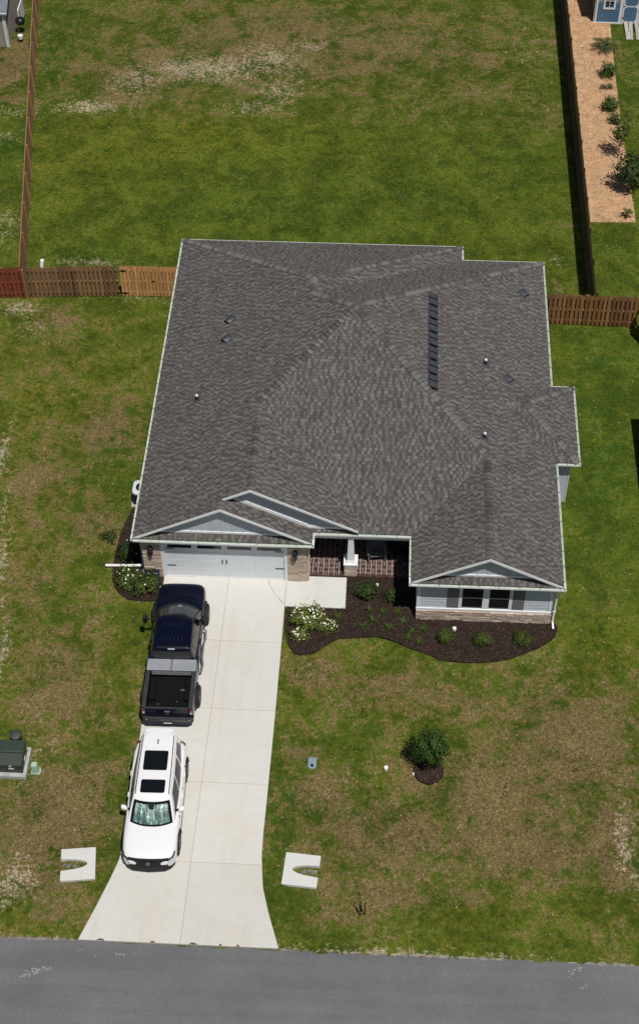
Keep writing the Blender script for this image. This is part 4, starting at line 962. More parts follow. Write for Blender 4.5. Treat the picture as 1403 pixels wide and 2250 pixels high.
for sx in (-1, 1):
    MB().ext([(sx*.72,2.37,.845),(sx*.85,2.26,.875),(sx*.90,2.16,.81),(sx*.82,2.36,.70),(sx*.72,2.41,.69)], (sx*.03,.06,.03)).build('headlight', 'clear_lens', suv)
    MB().ext([(sx*.66,2.40,.855),(sx*.84,2.28,.885),(sx*.90,2.10,.93),(sx*.92,2.06,.90),(sx*.86,2.27,.86),(sx*.66,2.42,.83)], (sx*.03,.05,.025)).build('headlight_trim', 'black_metal', suv)
    MB().ext([(sx*.55,2.44,.62),(sx*.82,2.32,.62),(sx*.84,2.30,.42),(sx*.55,2.46,.40)], (sx*.012,.04,0)).build('bumper_vent', 'dark_plastic', suv)
    mr = MB().ext([(sx*.90,.62,1.09),(sx*1.12,.60,1.11),(sx*1.14,.56,1.22),(sx*.96,.60,1.21)], (0,-.13,.01)).build('mirror', 'white_car_paint', suv, bevel=.025)
    MB().bx(min(sx*.84, sx*.98), max(sx*.84, sx*.98), .5, .58, 1.07, 1.11).build('mirror_arm', 'dark_plastic', mr)
    for y_ in (-.15, -1.05): MB().bx(min(sx*.965, sx*1.0), max(sx*.965, sx*1.0), y_-.10, y_+.10, .90, .93).build('door_handle', 'white_car_paint', suv, bevel=.008)
    for y_ in (.72, -.42, -1.35): MB().bx(min(sx*.94, sx*.982), max(sx*.94, sx*.982), y_-.004, y_+.004, .35, 1.0).build('door_seam', 'dark_plastic', suv)
    MB().bx(min(sx*.9, sx*.99), max(sx*.9, sx*.99), -1.15, .98, .22, .34).build('sill_cladding', 'dark_plastic', suv, bevel=.02)
    MB().ext([(sx*.72,-2.44,.98),(sx*.89,-2.31,1.0),(sx*.91,-2.28,.86),(sx*.72,-2.49,.82)], (sx*.012,-.025,.0)).build('tail_light', 'red_lens', suv)
    for y_ in (1.42, -1.56): wheel(suv, sx*.895, y_, .37, .24, sx); arch(suv, sx*.985, y_, .385, sx, 'dark_plastic')
    MB().tube([(sx*.05, 1.21, 1.125), (sx*.42, 1.16, 1.12), (sx*.66, 1.08, 1.10)], .012, 5).build('wiper', 'black_metal', suv)
MB().ext([(-.92,2.22,.24),(-.80,2.40,.24),(-.58,2.52,.24),(0,2.57,.24),(.58,2.52,.24),(.80,2.40,.24),(.92,2.22,.24),(.6,2.2,.24),(-.6,2.2,.24)], (0,0,.24)).build('lower_grille', 'dark_plastic', suv, bevel=.02)
MB().bx(-.72, .72, -2.50, -2.42, .42, .56).build('rear_bumper', 'dark_plastic', suv, bevel=.02)

# ------------------------------------------------------------------ dark blue pickup
tk = thing('pickup_truck', 'dark navy crew cab pickup truck with open bed parked by garage', 'pickup truck', (-1.33, -2.66, .03), R(.9))
st = [(3.10,.62,.98,.94,.50),(3.06,.78,1.06,1.01,.46),(2.98,.88,1.11,1.06,.44),(2.80,.945,1.155,1.09,.42),(2.4,.975,1.19,1.12,.42),(1.9,.985,1.215,1.15,.42),(1.4,.985,1.20,1.17,.42),(.5,.98,1.22,1.19,.42),(-.4,.98,1.22,1.20,.42),(-.85,.98,1.22,1.20,.42),(-.885,.95,1.2,1.17,.46)]
loft(st, body_prof).build('body', 'navy_paint', tk, smooth=38)
tc = Cab([(1.15,2.02,-.86,.90,.88,.38,.04,.03),(1.25,1.90,-.86,.88,.86,.35,.04,.03),(1.60,1.34,-.85,.80,.79,.28,.03,.02),(1.85,.90,-.83,.72,.73,.20,.03,.015),(1.915,.78,-.82,.70,.71,.16,.03,.01),(1.95,.64,-.78,.66,.67,.13,.03,.01),(1.968,.4,-.65,.52,.52,.1,.03,0),(1.975,.1,-.3,.3,.3,.05,.03,0)])
tc.shell(12).build('cab', 'navy_paint', tk, smooth=50)
simple('truck_screen', (.022,.034,.034), .08, var=.5, vs=3, spec=.6)
tc.patch(.04, .96, 1.27, 1.845, .008, 16).build('windscreen', 'truck_screen', tk, smooth=60)
tc.patch(.03, .97, 1.215, 1.285, .016, 16).build('cowl', 'rail_grey', tk, smooth=60)
MB().lathe([(.09,0),(.085,.02),(.03,.03)], (0.05, 1.62, 1.43), 14).build('dash_item', 'grey_metal', tk)
for k in (1, 3):
    for a, b in ((.08,.46), (.50,.80), (.83,.95)):
        f = (lambda w: k+w) if k == 1 else (lambda w: k+1-w)
        q = sorted((f(a), f(b))); fr_ = a < .1
        tc.patch(q[0], q[1], 1.28, 1.80, .008, 6, q[0]+(.07 if k == 1 and fr_ else 0), q[1]-(.07 if k == 3 and fr_ else 0)).build('side_window', 'dark_glass', tk, smooth=60)
tc.patch(2.08, 2.92, 1.36, 1.80, .01, 10).build('rear_window', 'dark_glass', tk, smooth=60)
for a, b in ((2.08,2.36), (2.60,2.92)): tc.patch(a, b, 1.875, 1.945, .012, 6).build('roof_band', 'navy_paint', tk)
MB().bx(-.13, .13, -.845, -.80, 1.915, 1.94).build('brake_light', 'clear_lens', tk)
for i in range(6):
    for y_ in (.34, -.36): MB().bx(-.38+i*.15, -.37+i*.15, y_-.10, y_+.10, 1.969, 1.982).build('roof_rib', 'rail_grey', tk)
# bed
for sx in (-1, 1):
    MB().ext([(sx*.965,-.90,.46),(sx*.985,-.90,.62),(sx*.985,-.90,1.0),(sx*.955,-.90,1.24),(sx*.82,-.90,1.24),(sx*.80,-.90,.80),(sx*.80,-.90,.46)][::sx], (0,-2.15,0)).build('bed_side', 'navy_paint', tk, bevel=.015)
bf = MB().bx(-.80, .80, -3.04, -.90, .60, .72).bx(-.80, .80, -.96, -.90, .72, 1.22).build('bed_floor', 'bed_liner', tk)
for i in range(9): MB().bx(-.70+i*.17, -.63+i*.17, -3.0, -1.0, .72, .735).build('floor_rib', 'bed_liner', bf)
for sx in (-1, 1):
    MB().bx(min(sx*.80, sx*.56), max(sx*.80, sx*.56), -2.45, -1.45, .72, .95).build('wheel_well', 'bed_liner', tk, bevel=.05)
    MB().bx(min(sx*.965, sx*.80), max(sx*.965, sx*.80), -3.06, -.90, 1.235, 1.265).build('bed_rail_cap', 'rail_grey', tk, bevel=.01)
    MB().bx(min(sx*.84, sx*.985), max(sx*.84, sx*.985), -3.09, -3.03, .84, 1.16).build('tail_light', 'red_lens', tk, bevel=.015)
    MB().bx(min(sx*.86, sx*.94), max(sx*.86, sx*.94), -3.112, -3.095, .92, 1.02).build('reverse_light', 'clear_lens', tk)
    mo = .27 if sx < 0 else .04         # the right mirror is folded in
    ar = MB().tube([(sx*.90,1.12,1.24),(sx*(.94+mo),1.06,1.30)], .03, 6).tube([(sx*.90,1.02,1.32),(sx*(.94+mo),1.0,1.38)], .022, 6).build('mirror_arm', 'black_metal', tk)
    MB().bx(min(sx*(.92+mo), sx*(1.08+mo)), max(sx*(.92+mo), sx*(1.08+mo)), .92, 1.12, 1.16, 1.54).build('mirror', 'dark_plastic', tk, bevel=.03)
    for y_ in (2.02, -1.93): wheel(tk, sx*.965, y_, .43, .30, sx); arch(tk, sx*.985, y_, .435, sx, 'dark_plastic')
    MB().tube([(sx*.90,1.30,.46),(sx*1.06,1.22,.40),(sx*1.08,.85,.38),(sx*1.03,.55,.42),(sx*1.03,-.15,.42),(sx*1.08,-.40,.38),(sx*1.05,-.75,.40),(sx*.90,-.85,.46)], .045, 8).build('side_step', 'grey_metal', tk, smooth=60)
    for y_ in (.25, -.6): MB().bx(min(sx*.965, sx*1.01), max(sx*.965, sx*1.01), y_-.11, y_+.11, 1.02, 1.055).build('door_handle', 'chrome', tk, bevel=.008)
    for y_ in (1.2, .12, -.75): MB().bx(min(sx*.95, sx*.989), max(sx*.95, sx*.989), y_-.004, y_+.004, .5, 1.16).build('door_seam', 'black_metal', tk)
    MB().ext([(sx*.62,3.06,.98),(sx*.90,2.90,1.0),(sx*.93,2.86,.78),(sx*.62,3.09,.76)], (sx*.012,.03,0)).build('headlight', 'clear_lens', tk)
    MB().tube([(sx*.08,1.72,1.315),(sx*.55,1.55,1.32)], .012, 5).build('wiper', 'black_metal', tk)
tg = MB().bx(-.80, .80, -3.10, -3.04, .62, 1.25).build('tailgate', 'navy_paint', tk, bevel=.012)
MB().bx(-.80, .80, -3.105, -3.03, 1.25, 1.275).build('tailgate_cap', 'rail_grey', tg, bevel=.008)
MB().bx(-.10, .10, -3.115, -3.10, 1.02, 1.10).build('tailgate_handle', 'grey_metal', tg)
n_ = 20; MB().add([(.07*math.cos(2*math.pi*i/n_), -3.118, .93+.035*math.sin(2*math.pi*i/n_)) for i in range(n_)], [tuple(range(n_))]).build('emblem', 'chrome', tg)
MB().bx(-.66, -.46, -3.108, -3.10, 1.04, 1.06).build('lettering_strip', 'chrome', tg)
rb = MB().ext([(-.97,-3.06,.50),(.97,-3.06,.50),(.97,-3.18,.50),(.80,-3.28,.50),(-.80,-3.28,.50),(-.97,-3.18,.50)], (0,0,.20)).build('rear_bumper', 'rail_grey', tk, bevel=.02)
for sx in (-1, 1): MB().ext([(sx*.96,-3.17,.705),(sx*.80,-3.275,.705),(sx*.34,-3.275,.705),(sx*.34,-3.24,.705),(sx*.78,-3.24,.705),(sx*.94,-3.14,.705)][::-sx], (0,0,.012)).build('bumper_step', 'chrome', rb)
pl_ = MB().ext([(-.155,-3.285,.54),(.155,-3.285,.54),(.155,-3.235,.70),(-.155,-3.235,.70)], (0,-.008,-.003)).build('licence_plate', 'plate_white', tk)
MB().bx(-.30, .30, 3.08, 3.13, .62, .95).build('grille', 'black_metal', tk, bevel=.02)
MB().bx(-.9, .9, 2.98, 3.10, .45, .60).build('front_bumper', 'rail_grey', tk, bevel=.04)
# toolbox across the front of the bed, and scraps lying in it
tb = thing('toolbox', 'silver crossover toolbox behind the cab of the navy pickup', 'toolbox', (-1.33, -2.66, .03), R(.9))
tb.location = Vector((-1.33, -2.66, .03))+Matrix.Rotation(R(.9), 3, 'Z') @ Vector((0, -1.12, 1.0))
MB().bx(-.77, .77, -.24, .24, -.03, .27).build('box_body', 'toolbox_metal', tb, bevel=.01)
for a, b in ((-.94, -.035), (.035, .94)):
    ld = MB().bx(a, b, -.26, .26, .28, .325).build('lid', 'toolbox_metal', tb, bevel=.01)
MB().bx(-.032, .032, -.26, .26, .275, .30).build('centre_channel', 'grey_metal', tb)
MB().bx(-.95, .95, -.25, .25, .268, .278).build('lid_flange', 'grey_metal', tb)
mt = Matrix.Translation(tk.location) @ Matrix.Rotation(R(.9), 4, 'Z')
simple('cardboard', (.12,.08,.045), .85, var=.3)
p = mt @ Vector((.48, -1.90, .745)); o = MB().add([(-.14,-.02,0),(.10,-.05,.01),(.13,.02,.02),(-.05,.05,.01)], [(0,1,2,3)]).ext([(-.14,-.02,0),(.10,-.05,.01),(.13,.02,.02),(-.05,.05,.01)], (0,0,.006)).build('cardboard_scrap', 'cardboard'); o.location = p; tag(o, 'tan cardboard scrap lying in the dark truck bed by the toolbox', 'scrap')
for i, (a, b) in enumerate(((.28, -2.42), (-.42, -2.55))):
    o = MB().add([(.05*math.cos(j*1.05)*random.uniform(.5, 1), .05*math.sin(j*1.05)*random.uniform(.5, 1), .01*(j % 2)) for j in range(6)]+[(0,0,.03)], [(j, (j+1) % 6, 6) for j in range(6)]).build('dry_leaf', 'cardboard'); o.location = mt @ Vector((a, b, .74))
    tag(o, ('dry tan leaf near the middle of the truck bed floor', 'dry tan leaf near the left wall of the truck bed')[i], 'leaf', 'leaves in the truck bed')
# ================================================================== FENCES
def picket_mesh(mat, h=1.80, w=.14):
    m_ = MB().ext([(-w/2,0,0),(w/2,0,0),(w/2,0,h-.05),(w/2-.035,0,h),(-w/2+.035,0,h),(-w/2,0,h-.05)], (0,-.017,0)); return m_.mesh('picket', mat)
PK = {m_: picket_mesh(m_) for m_ in ('wood_tan', 'wood_shaded', 'wood_brown', 'wood_weathered', 'wood_red', 'wood_new')}
def fence(name, label, A, B, mat, pitch=.211, cat='fence', step=2.42, group=None, posts=True, post_side=-1, both=True, post_off=0., hand=0):
    A = Vector((*A, 0)); B = Vector((*B, 0)); L = (B-A).length; T = (B-A).normalized(); n_ = Vector((T.y, -T.x, 0)); ang = math.atan2(T.y, T.x)
    root = thing(name, label, cat, tuple(A), ang, group)
    k = 0; u = pitch/2
    while u < L:
        for f in ((1, -1) if both else (1,)):
            uu = u if f == 1 else u+pitch/2
            if uu > L-.05: continue
            M = Matrix.Translation((uu, -.030 if f == 1 else .047, .04+random.uniform(-.012, .012))) @ Matrix.Rotation(random.gauss(0, .006), 4, 'Y') @ Matrix.Rotation(random.gauss(0, .01), 4, 'Z')
            inst('picket', PK[mat], root, M)
        u += pitch
    for z_ in (.28, .95, 1.62): MB().bx(.02, L-.02, -.0295, .0295, z_-.045, z_+.045).build('rail', mat, root)
    if posts:
        q = post_off
        while q <= L+.01:
            MB().bx(q-.045, q+.045, -.045+post_side*.095, .045+post_side*.095, -.2, 1.80).build('post', mat if mat != 'wood_new' else 'fence_post_wood', root); q += step
    return root
fence('fence', 'red stained picket fence section at the left edge beside weathered fence', (-13.6, 18.42), (-11.1, 18.70), 'wood_red')
fence('fence', 'weathered brown picket fence between red section and new wooden gate', (-11.08, 18.70), (-6.52, 18.98), 'wood_weathered')
gt = fence('gate', 'new orange double wooden gate with black hinges beside the house', (-6.46, 18.985), (-3.14, 19.02), 'wood_new', pitch=.172, cat='gate', step=3.3, posts=False, both=True)
for u, z_ in ((.18, 1.62), (.18, .22), (3.05, 1.62), (3.05, .22)):
    MB().bx(u-.19, u+.19, -.066, -.0475, z_-.022, z_+.022).bx(u-.06, u+.06, -.068, -.0475, z_-.055, z_+.055).build('hinge', 'black_metal', gt)
MB().bx(1.63, 1.645, -.049, .02, .05, 1.8).build('gate_gap', 'black_metal', gt)
MB().bx(1.52, 1.70, -.07, -.0475, .98, 1.03).build('latch', 'black_metal', gt)
a_ = -.146; p0 = Vector((-11.30, 19.0)); d_ = Vector((math.sin(a_), math.cos(a_)))
fence('fence', 'long brown side fence running up the left of the back yard', tuple(p0+d_*0), tuple(p0+d_*29.5), 'wood_tan', pitch=.143, both=False, post_side=-1, post_off=2.40)
fence('fence', 'long dark shadowed side fence beside the pine straw strip', (16.24, 17.95), (16.24, 47.5), 'wood_shaded', post_side=-1, post_off=.1)
fence('fence', 'short brown picket fence from the house to the right edge', (13.46, 17.86), (18.42, 17.80), 'wood_brown', post_side=1)
fence('fence', 'fence return at the far right edge behind the picket fence end', (18.50, 17.6), (18.50, 16.5), 'wood_brown', post_side=1, step=1.0)

# ================================================================== PLANTS
def leaves(P, N, size, tints, mb=None, asp=.5):
    """diamond leaf faces at points P facing N"""
    P = np.asarray(P); n = len(P); N = N/np.linalg.norm(N, axis=1, keepdims=True)
    a = RNG.normal(size=(n, 3)); a -= (a*N).sum(1, keepdims=True)*N; a /= np.linalg.norm(a, axis=1, keepdims=True); b = np.cross(N, a)
    sz = np.asarray(size).reshape(-1, 1)*np.ones((n, 1))
    V = np.stack([P-a*sz, P+b*sz*asp-N*sz*.12, P+a*sz, P-b*sz*asp-N*sz*.12], 1)
    return V.reshape(-1, 3), np.arange(n*4).reshape(n, 4), tints
def leaf_obj(name, V, F, tints, mat, parent):
    o = link(bpy.data.objects.new(name, npmesh(name, V, F, mat, {'tint': ('FACE', np.clip(tints, .01, 1))}))); setparent(o, parent); return o
def clumps(c, r, n_cl, n_leaf, spread):
    """points in leaf clumps scattered through an uneven ellipsoid"""
    c = np.array(c); r = np.array(r); P = []; N = []; T = []
    for _ in range(n_cl):
        d = RNG.normal(size=3); d /= np.linalg.norm(d); q = RNG.uniform(.35, 1.)**.6
        cc = c+d*r*q*RNG.uniform(.8, 1.12); t_ = RNG.uniform(0, 1)
        k = int(n_leaf*RNG.uniform(.6, 1.4)); g_ = RNG.normal(size=(k, 3))*spread
        P.append(cc+g_); N.append(g_/spread*.6+d+np.array([0, 0, .9])+RNG.normal(size=(k, 3))*.35); T.append(np.clip(t_*.6+RNG.uniform(0, .4, k), 0, 1))
    return np.concatenate(P), np.concatenate(N), np.concatenate(T)
def shrub(name, label, loc, r, h, mat, n_cl=40, n_leaf=26, size=.05, flowers=0, group=None, cat='shrub', low=.12, asp=.5):
    root = thing(name, label, cat, (loc[0], loc[1], .03), 0, group)
    P, N, T = clumps((0, 0, h*.5+low*.3), (r[0], r[1], h*.48), n_cl, n_leaf, size*1.9)
    k = P[:, 2] > .02; V, F, tt = leaves(P[k], N[k], RNG.uniform(.7, 1.3, k.sum())*size, T[k], asp=asp)
    leaf_obj('foliage', V, F, tt, mat, root)
    mb = MB()
    for i in range(6):
        a = random.random()*6.3; mb.tube([(0, 0, -.03), (math.cos(a)*r[0]*.3, math.sin(a)*r[1]*.3, h*.3), (math.cos(a)*r[0]*.6, math.sin(a)*r[1]*.6, h*.6)], [.014, .01, .005], 5)
    mb.build('stems', 'trunk_bark', root)
    if flowers:
        mb = MB()
        d = RNG.normal(size=(flowers, 3)); d[:, 2] = np.abs(d[:, 2])*.8+.25; d /= np.linalg.norm(d, axis=1, keepdims=True)
        for q in d:
            c = Vector((q[0]*r[0]*random.uniform(.5, 1.05), q[1]*r[1]*random.uniform(.5, 1.05), 0)); rr = (c.x/r[0])**2+(c.y/r[1])**2
            c.z = h*(.52+.5*math.sqrt(max(0, 1-min(1, rr))))+.03; f = random.uniform(.018, .040)
            n3 = Vector((q[0]*.6, q[1]*.6-.2, 1)).normalized(); u = n3.orthogonal().normalized(); v = n3.cross(u); a0 = random.random()
            vs = [c]+[c+(u*math.cos(a0+j*1.2566/1)+v*math.sin(a0+j*1.2566))*f*(1 if j % 1 == 0 else .5)+n3*.012 for j in range(5)]
            mb.add(vs, [(0, j+1, (j+1) % 5+1) for j in range(5)])
        mb.build('blossoms', 'petal', root, kind='stuff')
    return root
shrub('flowering_bush', 'wide bush covered in cream blossoms beside the driveway edge', (3.75, -.50), (.72, .62), .75, 'leaf_yellow', 80, 28, .05, 75)
shrub('flowering_bush', 'small lower bush with cream blossoms at the tip of the mulch bed', (3.45, -1.32), (.36, .30), .42, 'leaf_yellow', 30, 24, .045, 28)
shrub('flowering_bush', 'spreading bush with scattered cream blossoms right of the wide bush', (4.55, -.85), (.42, .34), .42, 'leaf_yellow', 26, 24, .045, 24)
shrub('shrub', 'green shrub with few white blossoms left of garage beside the white pipe', (-3.75, 1.15), (.52, .55), .75, 'leaf_green', 46, 26, .055, 22)
shrub('shrub', 'plain green shrub between the navy pickup and the flowering shrub', (-2.98, .90), (.50, .52), .70, 'leaf_green', 46, 26, .055, 3)
shrub('shrub', 'dark shrub behind the white pipe at the garage corner', (-3.90, 2.55), (.42, .55), .70, 'leaf_dark', 34, 24, .055, 5)
shrub('shrub', 'low green clump on the lawn left of the garage bed', (-4.85, 3.55), (.40, .26), .16, 'leaf_dark', 16, 18, .05)
shrub('round_shrub', 'round clipped shrub right of the white cap in the mulch bed', (9.22, -1.12), (.30, .33), .55, 'leaf_lime', 60, 34, .036, cat='shrub', asp=.35)
shrub('round_shrub', 'middle one of the three clipped shrubs below the windows', (10.72, -1.2), (.36, .30), .48, 'leaf_lime', 60, 34, .036, asp=.35)
shrub('round_shrub', 'rightmost clipped shrub below the grey shutter', (12.33, -1.14), (.37, .31), .50, 'leaf_lime', 60, 34, .036, asp=.35)
shrub('shrub', 'dark leafy shrub in front of the porch by the concrete pad', (6.05, .95), (.40, .36), .65, 'leaf_dark', 36, 24, .06)
shrub('shrub', 'sparse dark shrub in the shade beside the wing wall', (7.05, .80), (.30, .26), .45, 'leaf_dark', 20, 18, .05)
def grassy(label, loc, n, ln, mat, group=None, name='daylily_clump', cat='plant'):
    root = thing(name, label, cat, (loc[0], loc[1], .045), 0, group); mb = MB()
    for i in range(n):
        a = random.random()*6.283; L = ln*random.uniform(.6, 1.1); w = .012+.006*random.random(); bend = random.uniform(.5, 1.1); pr = []
        for j in range(4):
            t_ = j/3; rr = L*(.15*t_+.75*t_*t_*bend); zz = L*(t_*.95-.5*bend*t_*t_); ww = w*(1-t_*.85)
            cx, cy = math.cos(a)*rr, math.sin(a)*rr; pr += [(cx-math.sin(a)*ww, cy+math.cos(a)*ww, zz), (cx+math.sin(a)*ww, cy-math.cos(a)*ww, zz)]
        mb.add(pr, [(2*j, 2*j+1, 2*j+3, 2*j+2) for j in range(3)], random.random())
    mb.build('leaves', mat, root)
    mb = MB()
    for i in range(6):
        a = random.random()*6.283; mb.tube([(math.cos(a)*.02, math.sin(a)*.02, -.05), (math.cos(a)*.03, math.sin(a)*.03, ln*.12)], .012, 5)
    mb.build('crown_base', 'trunk_bark', root)
for x, y, lb in ((4.95,-.30,'strappy clump hugging the lower right corner of the concrete pad'), (6.2,.15,'strappy clump just below the dark porch shrub'), (6.75,.05,'strappy clump below the sparse shaded shrub'), (6.35,-.38,'strappy clump in the centre of the mulch bed left half'),
        (7.35,.1,'strappy clump at the edge of the black wing shade'), (7.0,-.72,'strappy clump near the lawn curve below the wing shade'), (5.95,-.68,'strappy clump closest to the upper lawn curve'), (7.55,-.42,'strappy clump left of the stone base corner'),
        (7.95,-.88,'strappy clump in front of the stone base corner'), (8.35,-.72,'strappy clump under the left end of the stone base'), (7.78,-1.22,'strappy clump at the dip of the mulch edge'), (8.2,-1.38,'strappy clump left of the first clipped shrub')):
    grassy(lb, (x, y), 34, .36, 'leaf_green', 'strappy clumps in the mulch bed')
def tree(name, label, loc, h, trunk_r, crown_c, crown_r, mat, n_cl, n_leaf, size, group=None, cat='tree', lean=(0, 0)):
    root = thing(name, label, cat, (loc[0], loc[1], .0), 0, group); mb = MB()
    top = Vector((lean[0], lean[1], crown_c))
    mb.tube([(0, 0, -.1), (lean[0]*.3, lean[1]*.3, h*.25), tuple(top), (lean[0]*1.2, lean[1]*1.2, h*.92)], [trunk_r, trunk_r*.85, trunk_r*.6, trunk_r*.2], 8)
    mb.build('trunk', 'trunk_bark', root, smooth=60)
    mb = MB()
    for i in range(9):
        a = i*2.4; z_ = crown_c*random.uniform(.6, 1.1); e = Vector((math.cos(a)*crown_r[0]*.8, math.sin(a)*crown_r[1]*.8, z_+crown_r[2]*random.uniform(.1, .7)))
        b_ = Vector((lean[0]*z_/crown_c, lean[1]*z_/crown_c, z_)); mb.tube([b_, (b_+e)/2+Vector((0, 0, .05)), e], [trunk_r*.45, trunk_r*.3, trunk_r*.12], 5)
    mb.build('branch', 'trunk_bark', root)
    P, N, T = clumps((lean[0], lean[1], crown_c+crown_r[2]*.35), crown_r, n_cl, n_leaf, size*1.8)
    V, F, tt = leaves(P, N, RNG.uniform(.7, 1.3, len(P))*size, T); leaf_obj('crown', V, F, tt, mat, root)
    return root
tree('young_tree', 'young leafy tree in a mulch ring on the front lawn', (8.62, -7.1), 2.0, .03, 1.25, (.72, .64, .90), 'leaf_tree', 95, 24, .058)
# pine straw strip plants
tree('small_tree', 'tall thin young tree on the pine straw strip beyond the fence', (18.55, 31.3), 2.4, .025, 1.5, (.55, .5, 1.0), 'leaf_tree', 34, 16, .08)
tree('small_tree', 'wide dense young tree at the right edge of the pine straw', (18.85, 28.4), 2.2, .035, 1.15, (.85, .8, .85), 'leaf_dark', 70, 22, .085)
def palm(label, loc, n, L, name='palm_plant', mat='leaf_palm'):
    root = thing(name, label, 'palm', (loc[0], loc[1], .03))
    MB().lathe([(.07, -.1), (.09, .05), (.07, .35), (.03, .42)], (0, 0, 0), 8).build('trunk', 'trunk_bark', root)
    for i in range(n):
        a = i*2.4+random.uniform(-.2, .2); up = random.uniform(.25, 1.0); mb = MB(); prev = None
        for j in range(9):
            t_ = j/8; r_ = L*t_*(1-.25*up); z_ = .38+L*up*t_*.8-.6*L*t_*t_; c = Vector((math.cos(a)*r_, math.sin(a)*r_, z_))
            if prev is not None:
                for sd in (-1, 1):
                    q = Vector((-math.sin(a)*sd, math.cos(a)*sd, -.35)).normalized(); ll = .26*L*(math.sin(math.pi*min(t_*.9+.1, 1))+.15)
                    d_ = (c-prev).normalized(); mb.add([prev, prev+d_*.05, c+q*ll+d_*ll*.6], [(0, 1, 2)], random.random())
                    mb.add([prev+d_*.06, c, c+q*ll*.9+d_*ll*.75], [(0, 1, 2)], random.random())
                mb.tube([prev, c], .008, 4, tint=.4)
            prev = c
        mb.build('frond', mat, root)
palm('large palm plant on the pine straw in front of the blue shed', (18.47, 41.5), 12, 1.0)
shrub('shrub', 'round green shrub second from the blue shed on the pine straw', (18.5, 38.9), (.42, .42), .75, 'leaf_green', 34, 22, .07)
shrub('shrub', 'low dark leaf clump standing in for a shadow between two green shrubs', (18.40, 37.6), (.40, .20), .22, 'leaf_dark', 12, 14, .06)  # leaf clump added where only a shadow lies on the straw
shrub('shrub', 'round green shrub in the middle of the pine straw strip', (18.47, 35.6), (.45, .42), .70, 'leaf_green', 36, 22, .07)
shrub('shrub', 'small bright shrub above the tall thin tree on pine straw', (18.55, 34.3), (.30, .28), .55, 'leaf_lime', 20, 18, .06)
palm('tiny palm seedling at the near end of the pine straw strip', (18.57, 26.1), 7, .38)

# ================================================================== SITE FURNITURE
# culvert ends
def culvert(label, cx, cy, w, d, face, rot):
    root = thing('culvert_end', label, 'culvert', (cx, cy, 0), rot, 'mitred culvert ends beside the driveway')
    hw, hd = w/2, d/2; nw = .23
    notch = [(hw, -nw)]+[(hw-.95*(1-((2*i/12)-1)**2)**.55, nw*(2*i/12-1)) for i, q in enumerate(np.linspace(0, math.pi, 13))][1:-1]+[(hw, nw)]
    poly = [(-hw, -hd), (hw, -hd)]+notch+[(hw, hd), (-hw, hd)]
    MB().prism(poly, -.22, .03).build('apron', 'concrete_light', root, bevel=.01)
    mb = MB(); n_ = 8; vs = []
    for x in np.linspace(hw-.97, hw+.02, 24):
        for i in range(n_+1): a = math.pi*i/n_; vs.append((x, -math.cos(a)*.25, -.03-.15*math.sin(a)+.008*math.sin(x*70)))
    k = n_+1; mb.add(vs, [(j*k+i, j*k+i+1, (j+1)*k+i+1, (j+1)*k+i) for j in range(23) for i in range(n_)]); mb.build('pipe', 'gravel_grey', root)
    mb = MB()
    for i in range(26):
        c = Vector((hw-random.uniform(.05, .6), random.uniform(-.1, .1), -.12)); r_ = random.uniform(.02, .045)
        mb.mbox(Matrix.Translation(c) @ Matrix.Rotation(random.random()*6, 4, (1, .5, .3)), r_*2, r_*1.5, r_*1.2)
    mb.build('rubble', 'gravel_grey', root, kind='stuff')
culvert('pale concrete culvert end left of the driveway with notch facing left', -3.88, -11.67, 1.24, 1.26, -1, math.pi+.12)
culvert('pale concrete culvert end right of the driveway with notch facing right', 4.11, -11.52, 1.26, 1.26, 1, -.075)
# pad transformer
tr_ = thing('transformer_box', 'large dark green utility transformer box on a concrete pad', 'transformer', (-7.1, -7.6, 0))
MB().bx(-.75, .74, -.68, .62, -.1, .16).build('concrete_base', 'concrete_pad', tr_, bevel=.015)
MB().bx(-.66, .62, -.52, .45, .16, .62).build('cabinet', 'green_box', tr_, bevel=.01)
MB().ext([(-.68,-.57,.60),(-.68,-.57,.76),(-.68,.0,.88),(-.68,.48,.86),(-.68,.48,.60)], (1.33,0,0)).build('lid', 'green_box', tr_, bevel=.01)
MB().bx(-.66, .645, -.10, -.08, .875, .89).build('lid_seam', 'black_metal', tr_)
MB().bx(.12, .32, -.532, -.52, .42, .54).build('warning_label', 'tag_white', tr_)
MB().bx(.19, .26, -.585, -.56, .68, .73).build('lock_tag', 'tag_white', tr_)
MB().bx(.62, .632, -.1, .1, .3, .42).build('side_label', 'tag_white', tr_)
pd = thing('utility_pedestal', 'small pale green utility pedestal beside the transformer pad', 'pedestal', (-6.05, -7.93, 0))
MB().prism([(-.16,-.14),(.16,-.14),(.20,0),(.16,.16),(-.16,.16),(-.18,0)], -.05, .06).build('base', 'pale_green', pd, bevel=.01)
MB().add([(sx*.135, sy*.12, .06) for sx, sy in ((-1,-1),(1,-1),(1,1),(-1,1))]+[(sx*.105, sy*.095, .50) for sx, sy in ((-1,-1),(1,-1),(1,1),(-1,1))], [(0,1,5,4),(1,2,6,5),(2,3,7,6),(3,0,4,7),(4,5,6,7)]).build('cover', 'pale_green', pd, bevel=.03)
MB().bx(-.11, .11, -.10, .10, .485, .53).build('cap', 'pale_green', pd, bevel=.02)
rp = thing('round_pedestal', 'dark round lidded utility post behind the transformer box', 'pedestal', (-7.0, -6.62, 0))
MB().lathe([(.19,-.1),(.19,.36),(.17,.40)], (0,0,0), 14).build('barrel', 'black_metal', rp, smooth=40)
MB().lathe([(.20,.38),(.225,.40),(.225,.45),(.15,.50),(.05,.51)], (0,0,0), 14).build('lid', 'dark_green_lid', rp, smooth=40)
